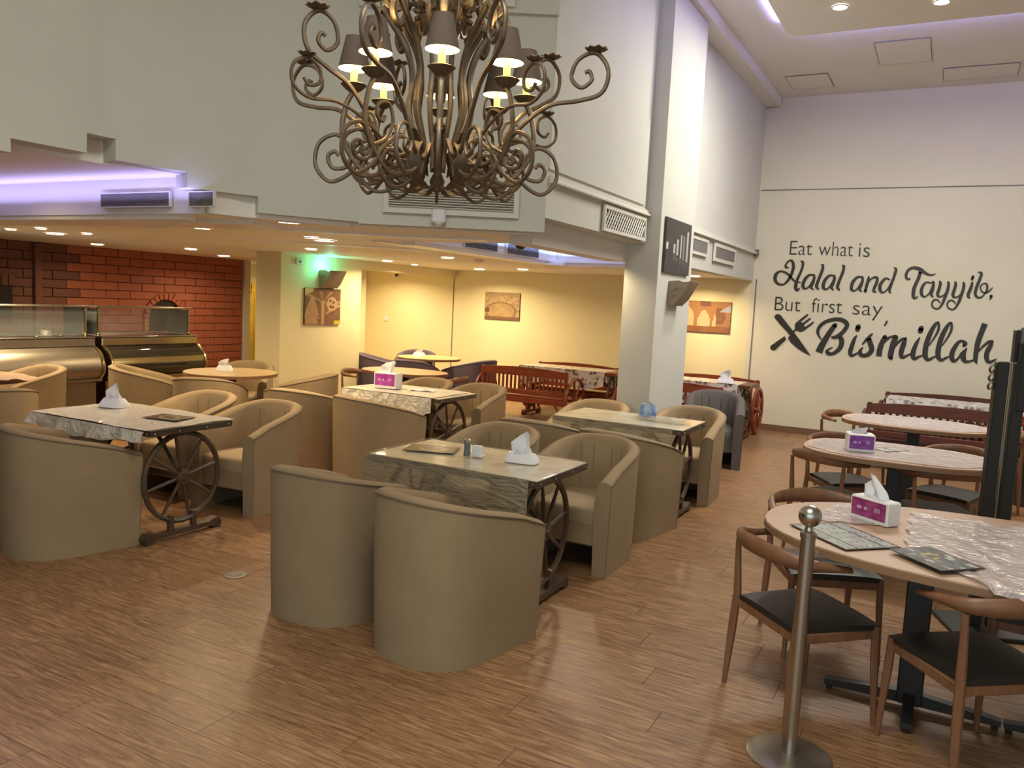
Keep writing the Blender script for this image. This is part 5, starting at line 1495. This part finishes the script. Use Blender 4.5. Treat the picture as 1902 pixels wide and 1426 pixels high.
# =================================================================== WAGON WHEEL BENCHES
def bench(label, loc, rz, L_, wood, nslat, top=.745, wheels=(-1, 1)):
    t = thing('wheel_bench', label, 'bench', loc, rz, 'wagon wheel benches')
    D0 = -.20
    def top_z(u): return top - .035 * (2 * u - 1) ** 2
    b = MB()
    V = []; n = 14
    for i in range(n + 1):
        u = i / n; x = (u - .5) * L_
        for y_, z in ((D0 - .016, top - .125), (D0 + .016, top - .125), (D0 + .016, top_z(u)), (D0 - .016, top_z(u))): V.append((x, y_, z))
    F = [(3, 2, 1, 0), tuple(range(4 * n, 4 * n + 4))]
    for i in range(n):
        for k in range(4): F.append((i * 4 + k, i * 4 + (k + 1) % 4, i * 4 + 4 + (k + 1) % 4, i * 4 + 4 + k))
    b.add(V, F); b.build('top_rail', wood, t, smooth=30)
    b = MB(); b.bbox((0, D0, .40), (L_, .03, .07), .006); b.build('lower_rail', wood, t)
    zs0, zs1 = .43, top - .12
    sm3 = MB(); sm3.bbox((0, 0, 0), (.032, .018, zs1 - zs0 + .02), .004); sm3 = sm3.mesh('back_slat', wood, smooth=0)
    for k in range(nslat):
        child(sm3, 'back_slat', t, (-L_ / 2 + .07 + (L_ - .14) * (k + .5) / nslat, D0, (zs0 + zs1) / 2))
    pm3 = MB(); pm3.bbox((0, 0, 0), (L_ - .02, .088, .022), .004); pm3 = pm3.mesh('seat_plank', wood, smooth=0)
    for k in range(4): child(pm3, 'seat_plank', t, (0, -.14 + k * .098, .335))
    b = MB(); b.bbox((0, .20, .295), (L_ - .06, .025, .06), .005); b.build('front_apron', wood, t)
    b = MB(); b.bbox((0, D0 + .02, .285), (L_ - .04, .025, .08), .005); b.build('rear_apron', wood, t)
    for sx in (-1, 1):
        for y_, h in ((D0, top - .02), (.19, .33)):
            b = MB(); b.bbox((sx * (L_ / 2 - .03), y_, h / 2), (.045, .04, h), .006); b.build('leg', wood, t)
        b = MB(); b.tube([(sx * (L_ / 2 - .05), D0 + .02, .06), (sx * (L_ / 2 - .20), D0 + .02, .26)], .016, 6); b.build('brace', wood, t)
    ms = wheel_mesh(.30, .024, .055, m=wood)
    for sx in wheels:
        w = add_wheel(t, sx * (L_ / 2 + .03), .325, ms)
    return t
def draped(label, loc, L_, W_, H_, drop, seed):
    t = thing('lace_tablecloth', label, 'tablecloth', loc)
    b = MB()
    b.grid(lambda u, v: ((u - .5) * L_, (v - .5) * W_, H_ + .003 + .0015 * math.sin(u * 20 + seed)), 20, 10)
    for s_ in (-1, 1):
        b.grid(lambda u, v: ((u - .5) * L_, s_ * (W_ / 2 + .006 + .018 * v * (1 + math.sin(u * 26 + seed))), H_ + .003 - v * drop * (.85 + .15 * math.sin(u * 9 + seed))), 44, 6)
        b.grid(lambda u, v: (s_ * (L_ / 2 + .004 + .015 * v * (1 + math.sin(u * 15))), (u - .5) * W_, H_ + .003 - v * drop * .9 * (.8 + .2 * math.cos((u - .5) * 6))), 24, 6)
    b.build('cloth', 'lace_print', t, smooth=60)
    return t
b1 = bench('red-brown slatted bench seen from behind, near one left of the pillar', (-5.16, 10.15, 0), 0, 1.36, 'bench_wood', 19)
dup(b1, (-4.98, 11.22, 0), PI, 'red-brown slatted bench against the yellow wall, far one left of the pillar')
wheel_table('red-brown wheel table under lace between the two benches left of the pillar', (-4.74, 10.70, 0), 0, 1.5, .55, .725, 'bench wheel tables', 'bench_wood', 'bench_wood', 'bench_wood', R=.27)
draped('white lace print cloth on the table between the benches left of the pillar', (-4.80, 10.70, 0), 1.32, .56, .7255, .26, 1)
b2 = bench('dark red slatted bench seen from behind, near one right of the pillar', (-3.05, 10.10, 0), 0, 1.36, 'bench_wood', 17)
dup(b2, (-2.93, 11.26, 0), PI, 'orange-red slatted bench against the wall right of the pillar')
wheel_table('wheel table under lace between the two benches right of the pillar', (-2.86, 10.68, 0), 0, 1.40, .55, .725, 'bench wheel tables', 'bench_wood_dark', 'bench_wood_dark', 'bench_wood_dark', R=.27)
draped('white lace print cloth on the bench table right of the pillar', (-2.92, 10.68, 0), 1.22, .56, .7255, .30, 4)
b3 = bench('dark red slatted bench below the wall text, near one behind the oval tables', (.10, 9.86, 0), 0, 1.66, 'bench_wood_dark', 22, .76)
dup(b3, (.18, 11.10, 0), PI, 'dark red bench against the back wall below the word Bismillah')
wheel_table('wheel table under lace below the wall text at the right', (.16, 10.46, 0), 0, 1.52, .55, .745, 'bench wheel tables', 'bench_wood_dark', 'bench_wood_dark', 'bench_wood_dark', R=.27)
draped('white lace print cloth on the bench table below the wall text', (.16, 10.46, 0), 1.46, .56, .7455, .24, 6)

# =================================================================== DISPLAY COUNTERS
def counter_unit(label, y0, y1, frontm, m2, glassm):
    t = thing('display_counter', label, 'counter', (-8.75, (y0 + y1) / 2, 0))
    L_ = y1 - y0
    h = L_ / 2
    # all in local coords (x to the east = front)
    b = MB(); b.box((-.05, 0, .25), (.62, L_ - .06, .50)); b.build('plinth', m2, t, smooth=0)
    pm_ = MB(); pm_.bbox((0, 0, 0), (.012, L_ / 2 - .07, .36), .004)
    pmm = pm_.mesh('plinth_panel', m2, smooth=0)
    for k in (-1, 1): child(pmm, 'plinth_panel', t, (.265, k * L_ / 4, .26))
    b = MB(); b.bbox((.30, 0, .53), (.10, L_, .045), .015); b.build('lower_rail', 'steel' if frontm != 'brass' else 'brass_steel', t)
    # bowed front, from lower rail up to the deck
    prof = catmull([(.33, .55, 0), (.385, .62, 0), (.385, .72, 0), (.33, .83, 0), (.22, .90, 0)], 5)
    nn = len(prof)
    def curved(x0_, y0_, y1_, i0, i1, name, m, off=0.0):
        bb = MB()
        bb.grid(lambda u, v: (prof[min(i1, i0 + int(round(v * (i1 - i0))))].x + off, y0_ + (y1_ - y0_) * u, prof[min(i1, i0 + int(round(v * (i1 - i0))))].y), 8, i1 - i0)
        bb.build(name, m, t, smooth=60)
    if frontm == 'steel_satin':
        curved(0, -h + .03, h - .03, 0, nn - 1, 'bowed_front', 'steel_satin')
    else:
        curved(0, -h + .03, h - .03, 0, 9, 'lower_glass', 'counter_glass')
        curved(0, -h + .03, h - .03, 9, 12, 'glass_band', 'brass_steel', .002)
        curved(0, -h + .03, h - .03, 12, nn - 1, 'upper_glass', 'counter_glass')
    for s_ in (-1, 1):
        bb = MB(); bb.tube([(p.x + .004, s_ * (h - .025), p.y) for p in prof], .02, 8); bb.build('side_rib', 'brass_steel', t)
        bb = MB(); bb.prism([(-.36, .5), (.30, .5)] + [(p.x, p.y) for p in prof] + [(-.36, .9)], s_ * (h - .02) - .006, s_ * (h - .02) + .006, axis='Y'); bb.build('side_panel', m2, t, smooth=0)
    b = MB(); b.bbox((.0, 0, .95), (.46, L_ - .02, .10), .01); b.build('deck_band', 'steel_satin' if frontm == 'steel_satin' else 'brass_steel', t)
    b = MB(); b.bbox((-.12, 0, 1.005), (.72, L_ - .02, .015), .004); b.build('deck', 'steel', t)
    # glass guard on posts
    for s_ in (-1, 1):
        bb = MB(); bb.tube([(.10, s_ * (h - .05), 1.01), (.10, s_ * (h - .05), 1.33)], .015, 8)
        bb.sphere((.10, s_ * (h - .05), 1.03), .024, 8, 6); bb.sphere((.10, s_ * (h - .05), 1.32), .022, 8, 6); bb.build('guard_post', 'brass_steel', t)
        bb = MB(); bb.box((-.10, s_ * (h - .06), 1.17), (.36, .006, .30)); bb.build('end_glass', 'smoked_glass', t, smooth=0)
    b = MB(); b.bbox((-.08, 0, 1.345), (.42, L_ - .02, .012), .004); b.build('top_glass', 'smoked_glass', t)
    b = MB(); b.tube([(.13, -h + .02, 1.345), (.13, h - .02, 1.345)], .014, 8); b.build('front_rail', 'steel', t)
    b = MB(); b.box((.09, 0, 1.17), (.005, L_ - .12, .30)); b.build('front_glass', 'guard_glass', t, smooth=0)
    return t
counter_unit('left stainless display counter with a bowed metal front, at the left edge', 3.75, 5.84, 'steel_satin', 'steel_satin', 'guard_glass')
counter_unit('right display counter with dark bowed glass front and brass-toned bands', 5.90, 7.26, 'brass', 'brass_steel', 'guard_glass')
t = thing('coffee_cup', 'white cup on the steel counter top at the left', 'cup', (-8.72, 5.36, 1.022))
b = MB(); b.lathe([(.025, 0), (.036, .02), (.04, .055), (.037, .055), (.033, .022), (.0001, .008)], 18, cap=False); b.build('body', 'ceramic_white', t)
b = MB(); b.tube(catmull([(0, .038, .045), (0, .062, .042), (0, .062, .02), (0, .036, .015)], 4), .005, 6); b.build('handle', 'ceramic_white', t)
t = thing('saucer', 'white saucer under the cup on the steel counter', 'saucer', (-8.72, 5.36, 1.0125))
b = MB(); b.lathe([(.03, 0), (.075, .010), (.078, .013), (.03, .005), (.0001, .005)], 20); b.build('plate', 'ceramic_white', t)
for i, (yy, rr) in enumerate(((5.22, .4), (5.5, -.3))):
    t = thing('serving_spoon', ('metal serving spoon left of the cup on the counter', 'metal serving spoon right of the cup on the counter')[i], 'spoon', (-8.60, yy, 1.014), rr, 'spoons on the counter')
    b = MB(); b.tube([(0, 0, .004), (0, .10, .006), (0, .20, .004)], [.004, .004, .005], 6); b.build('handle', 'steel', t)
    b = MB(); b.sphere((0, -.03, .008), .03, 10, 6, sz=.3); b.build('bowl', 'steel', t)
t = thing('serving_tray', 'thin metal tray at the left end of the steel counter', 'tray', (-8.8, 4.85, 1.014))
b = MB(); b.bbox((0, 0, .006), (.26, .42, .012), .003); b.build('base', 'steel', t)
b = MB(); b.bbox((0, 0, .03), (.22, .36, .012), .003); b.build('lid', 'steel', t)

# =================================================================== STANCHION
t = thing('stanchion', 'brushed steel queue post with a ball top in the right foreground', 'stanchion', (-.385, 3.065, 0))
b = MB(); b.lathe([(.152, 0), (.155, .006), (.14, .012), (.04, .018), (.0001, .018)], 40); b.build('base', 'steel_satin', t)
b = MB(); b.lathe([(.026, .018), (.026, .845), (.0001, .845)], 24); b.build('pole', 'steel', t)
b = MB(); b.lathe([(.029, .845), (.030, .862), (.016, .872), (.013, .885), (.018, .893), (.0001, .893)], 24); b.build('collar', 'steel', t)
b = MB(); b.sphere((0, 0, .925), .041, 28, 18); b.build('ball', 'steel', t)
b = MB(); b.tube(catmull([(.024, 0, .80), (.034, 0, .80), (.036, 0, .79), (.032, 0, .785)], 3), .003, 6); b.build('hook', 'steel', t)

# =================================================================== BLACK FLOOR STAND WITH SCREEN
t = thing('screen_stand', 'tall black floor stand with two posts and a screen, cut by the right edge', 'stand', (.30, 5.0, 0), .35)
for i, dx in enumerate((-.045, .045)):
    b = MB(); b.bbox((dx, 0, .74), (.062, .05, 1.44), .006); b.build('post', 'black_metal', t)
b = MB(); b.box((0, 0, .74), (.006, .03, 1.44)); b.build('gap_strip', 'steel', t, smooth=0)
b = MB(); b.bbox((.05, 0, .012), (.50, .36, .02), .004); b.build('base_plate', 'black_metal', t)
b = MB(); b.bbox((.28, -.01, 1.38), (.50, .045, .36), .008); b.build('screen', 'black_metal', t)
b = MB(); b.bbox((.27, .02, 1.56), (.46, .02, .17), .004); b.build('top_panel', 'smoked_glass', t)
b = MB(); b.bbox((.06, .035, 1.52), (.09, .04, .22), .004); b.build('bracket', 'black_metal', t)
for k in range(3):
    b = MB(); b.tube([(-.09 + .012 * math.cos(a), -.012 * math.sin(a), 1.33 + k * .045 + .020 * math.sin(a)) for a in [2 * PI * j / 12 for j in range(12)]], .006, 6, closed=True); b.build('chain_link', 'steel', t)

# =================================================================== FLOWER POT
t = thing('potted_flowers', 'pink flowers in a grey pot behind the black stand at the right edge', 'potted plant', (.76, 8.75, 0))
b = MB(); b.lathe([(.10, 0), (.11, .02), (.145, .40), (.155, .42), (.155, .45), (.13, .45), (.13, .40), (.0001, .40)], 20, cap=False); b.build('pot', 'pot_grey', t)
b = MB(); b.lathe([(.0001, .405), (.128, .405)], 16, cap=False); b.build('soil', 'soil', t)
rnd = random.Random(4)
stem = MB(); leaf = MB(); 
flowers = []
for k in range(26):
    a = rnd.random() * 2 * PI; r = rnd.random() ** .5 * .17; h = .55 + rnd.random() * .32
    p = Vector((r * math.cos(a), r * math.sin(a), h))
    stem.tube([(r * .3 * math.cos(a), r * .3 * math.sin(a), .40), (r * .7 * math.cos(a), r * .7 * math.sin(a), (h + .4) / 2), p], .004, 4)
    for q in range(7):
        c = Vector((p.x * (.6 + q * .05), p.y * (.6 + q * .05), .42 + (h - .44) * (q + .5) / 7))
        d = Vector((rnd.uniform(-1, 1), rnd.uniform(-1, 1), rnd.uniform(-.1, .6))).normalized()
        s_ = d.cross(Vector((0, 0, 1))).normalized() * .018
        leaf.add([c, c + d * .03 + s_, c + d * .07, c + d * .03 - s_], [(0, 1, 2, 3)])
    flowers.append(p)
stem.build('stem', 'leaf_green', t)
lo = leaf.build('leaves', 'leaf_green', t, smooth=0); lo['kind'] = 'stuff'
fmh = MB()
for k in range(7):
    a = 2 * PI * k / 7
    c, s_ = math.cos(a), math.sin(a)
    fmh.add([(0, 0, 0), (c * .02 - s_ * .012, s_ * .02 + c * .012, .012), (c * .036, s_ * .036, .016), (c * .02 + s_ * .012, s_ * .02 - c * .012, .012)], [(0, 1, 2, 3)])
fmh.sphere((0, 0, .008), .016, 8, 5)
fmh = fmh.mesh('flower_head', 'flower_pink', smooth=0)
for k, p in enumerate(flowers):
    o = child(fmh, 'flower_head', t, p, (rnd.uniform(-.6, .6), rnd.uniform(-.6, .6), rnd.random() * 3))
    s_ = .9 + rnd.random() * .5; o.scale = (s_, s_, s_)
    for z_ in (-.06, -.13):
        o = child(fmh, 'flower_head', t, p + Vector((p.x * .2, p.y * .2, z_ * rnd.uniform(.6, 1.2))), (rnd.uniform(-1, 1), rnd.uniform(-1, 1), 0)) if k % 3 == 0 else None

# =================================================================== CHANDELIER
CHX, CHY = -1.735, 2.565
ch = thing('chandelier', 'large bronze wrought iron chandelier with scroll arms and small lit lamp shades', 'chandelier', (CHX, CHY, 0))
ch.scale = (1.04, 1.04, 1.0)
def rz_curve(pts, k=6, twist=0.0):
    """(r,z[,s]) points to local 3d in the plane through the axis (x = r)"""
    return catmull([(p[0], p[2] if len(p) > 2 else 0, p[1]) for p in pts], k)
def ch_part(name, build, m, angs, parent=ch):
    b = MB(); build(b); me = b.mesh(name, m, smooth=60)
    return [child(me, name, parent, (0, 0, 0), (0, 0, a)) for a in angs]
A8 = [2 * PI * k / 8 + .20 for k in range(8)]
A8b = [a + PI / 8 for a in A8]
# spindle
ch_part('spindle', lambda b: b.lathe([(.0001, 2.03), (.02, 2.05), (.028, 2.08), (.014, 2.11), (.02, 2.16), (.011, 2.2), (.011, 2.26), (.024, 2.28), (.012, 2.30), (.012, 2.36), (.02, 2.38), (.02, 2.42), (.034, 2.45), (.02, 2.485), (.012, 2.5), (.012, 2.62), (.04, 2.66), (.05, 2.72), (.03, 2.78), (.015, 2.8), (.012, 4.55), (.06, 4.57), (.06, 4.6)], 12), 'iron_bronze', [0])
# tall S bars with curled heads
def sbar(b):
    b.tube(rz_curve([(.155, 2.135), (.125, 2.075), (.08, 2.10), (.075, 2.20), (.11, 2.33), (.10, 2.45), (.125, 2.55), (.175, 2.63), (.215, 2.68), (.235, 2.63), (.215, 2.585), (.19, 2.60)], 6), [.011] * 3 + [.013], 6)
ch_part('scroll_bar', sbar, 'iron_bronze', A8b)
def sbar2(b):
    b.tube(rz_curve([(.05, 2.12), (.06, 2.22), (.095, 2.34), (.085, 2.46), (.10, 2.58), (.14, 2.66), (.13, 2.72), (.095, 2.71), (.09, 2.675), (.11, 2.67)], 6), .009, 6)
ch_part('inner_scroll_bar', sbar2, 'iron_bronze', A8)
def crown(b):
    b.tube(rz_curve([(.03, 2.70), (.08, 2.78), (.15, 2.80), (.21, 2.75), (.215, 2.68), (.17, 2.66), (.15, 2.70), (.175, 2.72)], 6), .009, 6)
    b.tube(rz_curve([(.03, 2.85), (.07, 2.95), (.14, 2.93), (.15, 2.86), (.11, 2.83), (.10, 2.87)], 5), .008, 6)
ch_part('crown_scroll', crown, 'iron_bronze', A8)
# acanthus leaves
def leafstrip(b, pts, w, curl=.3):
    c = rz_curve(pts, 5)
    n = len(c)
    V = []; F = []
    for i, p in enumerate(c):
        u = i / (n - 1)
        ww = w * math.sin(PI * (u * .86 + .10)) * (1 + .22 * math.sin(u * 26))
        for s_ in (-1, -.5, 0, .5, 1):
            V.append((p.x + curl * ww * abs(s_) * .5, p.y + s_ * ww, p.z + curl * ww * abs(s_)))
    for i in range(n - 1):
        for k in range(4): F.append((i * 5 + k, i * 5 + k + 1, i * 5 + 6 + k, i * 5 + 5 + k))
    b.add(V, F)
ch_part('acanthus_leaf', lambda b: leafstrip(b, [(.03, 2.06), (.10, 2.035), (.17, 2.06), (.20, 2.13), (.17, 2.19), (.14, 2.17)], .020), 'leaf_bronze', A8)
ch_part('acanthus_leaf', lambda b: leafstrip(b, [(.05, 2.10), (.08, 2.17), (.12, 2.23), (.16, 2.24), (.17, 2.21)], .018), 'leaf_bronze', A8b)
ch_part('acanthus_leaf', lambda b: leafstrip(b, [(.06, 2.62), (.10, 2.70), (.17, 2.74), (.22, 2.70), (.23, 2.64)], .035), 'leaf_bronze', A8)
ch_part('acanthus_leaf', lambda b: leafstrip(b, [(.02, 2.74), (.05, 2.82), (.10, 2.86), (.13, 2.82)], .03), 'leaf_bronze', A8b)
# big lower loops
def loop(b):
    b.tube(rz_curve([(.10, 2.15), (.17, 2.21), (.25, 2.17), (.31, 2.09), (.38, 2.055), (.43, 2.11), (.42, 2.19), (.36, 2.225), (.31, 2.18), (.32, 2.115), (.37, 2.105), (.388, 2.145), (.365, 2.165), (.35, 2.15)], 6), .0075, 6)
    b.tube(rz_curve([(.09, 2.13), (.15, 2.05), (.22, 2.03), (.27, 2.08), (.25, 2.15), (.20, 2.15), (.19, 2.11), (.215, 2.10)], 6), .007, 6)
ch_part('lower_scroll', loop, 'iron_bronze', A8b)
def loop2(b):
    b.tube(rz_curve([(.10, 2.17), (.20, 2.09), (.29, 2.07), (.345, 2.12), (.34, 2.20), (.28, 2.23), (.235, 2.19), (.25, 2.14), (.285, 2.15), (.28, 2.175)], 6), .0075, 6)
ch_part('lower_scroll', loop2, 'iron_bronze', A8)
# long outer arms with rosette plates
def rosette(b, r, z, w=.035):
    n = 16
    pr = [(.0001, z), (w * .5, z - .002), (w, z + .006), (w * .96, z + .010), (w * .5, z + .004), (.0001, z + .006)]
    V = []
    for i, (rr, zz_) in enumerate(pr):
        for k in range(n):
            a = 2 * PI * k / n
            kk = 1 + (.16 if k % 2 else -.05) * (rr / w)
            V.append((r + rr * kk * math.cos(a), rr * kk * math.sin(a), zz_ + (.004 if k % 2 else 0) * rr / w))
    F = []
    for i in range(len(pr) - 1):
        for k in range(n): F.append((i * n + k, i * n + (k + 1) % n, (i + 1) * n + (k + 1) % n, (i + 1) * n + k))
    b.add(V, F)
for kind, angs in (('a', A8[::2]), ('b', A8[1::2])):
    if kind == 'a':
        arm = [(.08, 2.20), (.13, 2.14), (.21, 2.16), (.30, 2.27), (.40, 2.345), (.50, 2.36), (.58, 2.385), (.60, 2.46), (.555, 2.52), (.495, 2.50), (.475, 2.44), (.51, 2.405), (.545, 2.43), (.535, 2.46), (.52, 2.455)]
        plate = (.555, 2.525)
    else:
        arm = [(.08, 2.22), (.13, 2.16), (.20, 2.17), (.26, 2.27), (.33, 2.37), (.41, 2.42), (.475, 2.47), (.485, 2.55), (.44, 2.60), (.39, 2.575), (.375, 2.51), (.41, 2.475), (.44, 2.50), (.43, 2.53), (.415, 2.52)]
        plate = (.445, 2.605)
    for o in ch_part('outer_arm', lambda b: b.tube(rz_curve(arm, 6), [.0085, .0085, .0085, .007], 6), 'iron_bronze', angs):
        rb = MB(); rosette(rb, plate[0], plate[1]); rm = rb.mesh('rosette', 'leaf_bronze', smooth=0)
        child(rm, 'rosette', o)
def low_arm(b):
    b.tube(rz_curve([(.20, 2.17), (.30, 2.25), (.40, 2.29), (.50, 2.285), (.555, 2.32), (.555, 2.38), (.51, 2.41), (.465, 2.385), (.465, 2.34), (.50, 2.325), (.52, 2.345)], 6), .006, 6)
for o in ch_part('outer_arm', low_arm, 'iron_bronze', [A8[k] + .2 for k in (1, 3, 5, 7)]):
    rb = MB(); rosette(rb, .51, 2.415, .026); child(rb.mesh('rosette', 'leaf_bronze', smooth=0), 'rosette', o)
# lamp arms
def lamp_arm(b):
    b.tube(rz_curve([(.09, 2.16), (.15, 2.09), (.23, 2.08), (.30, 2.14), (.34, 2.23), (.33, 2.33), (.305, 2.385)], 6), .0095, 6)
    b.tube(rz_curve([(.30, 2.16), (.25, 2.19), (.22, 2.25), (.24, 2.31), (.285, 2.30), (.29, 2.26), (.265, 2.245), (.255, 2.265)], 6), .0065, 6)
cupm = MB(); cupm.lathe([(.0001, 2.375), (.012, 2.378), (.03, 2.390), (.046, 2.406), (.043, 2.408), (.02, 2.396), (.0001, 2.394)], 16, cap=False); cupm = cupm.mesh('drip_cup', 'leaf_bronze')
cand = MB(); cand.lathe([(.0125, 2.394), (.0125, 2.50), (.0001, 2.50)], 12); cand = cand.mesh('candle_tube', 'candle_cream')
sh = MB(); sh.lathe([(.056, 2.462), (.032, 2.575)], 24, cap=False); sh_m = sh.mesh('shade', 'shade_brown')
shi = MB(); shi.lathe([(.0545, 2.463), (.031, 2.574)], 24, cap=False); shi_m = shi.mesh('shade_lining', 'shade_lining')
bb = MB(); bb.sphere((0, 0, 2.510), .016, 10, 8, sz=1.5); bulb_m = bb.mesh('bulb', 'bulb_glow')
arms = ch_part('lamp_arm', lamp_arm, 'iron_bronze', [a for a in A8b])
for i, o in enumerate(arms):
    for me, nm in ((cupm, 'drip_cup'), (cand, 'candle_tube'), (sh_m, 'lamp_shade'), (shi_m, 'shade_lining'), (bulb_m, 'bulb')):
        c = child(me, nm, o, (.305, 0, 0))
    a = A8b[i]
    light('chandelier_bulb_light', 'POINT', (CHX + .317 * math.cos(a), CHY + .317 * math.sin(a), 2.535), 2.2, (1, .74, .40), .02)
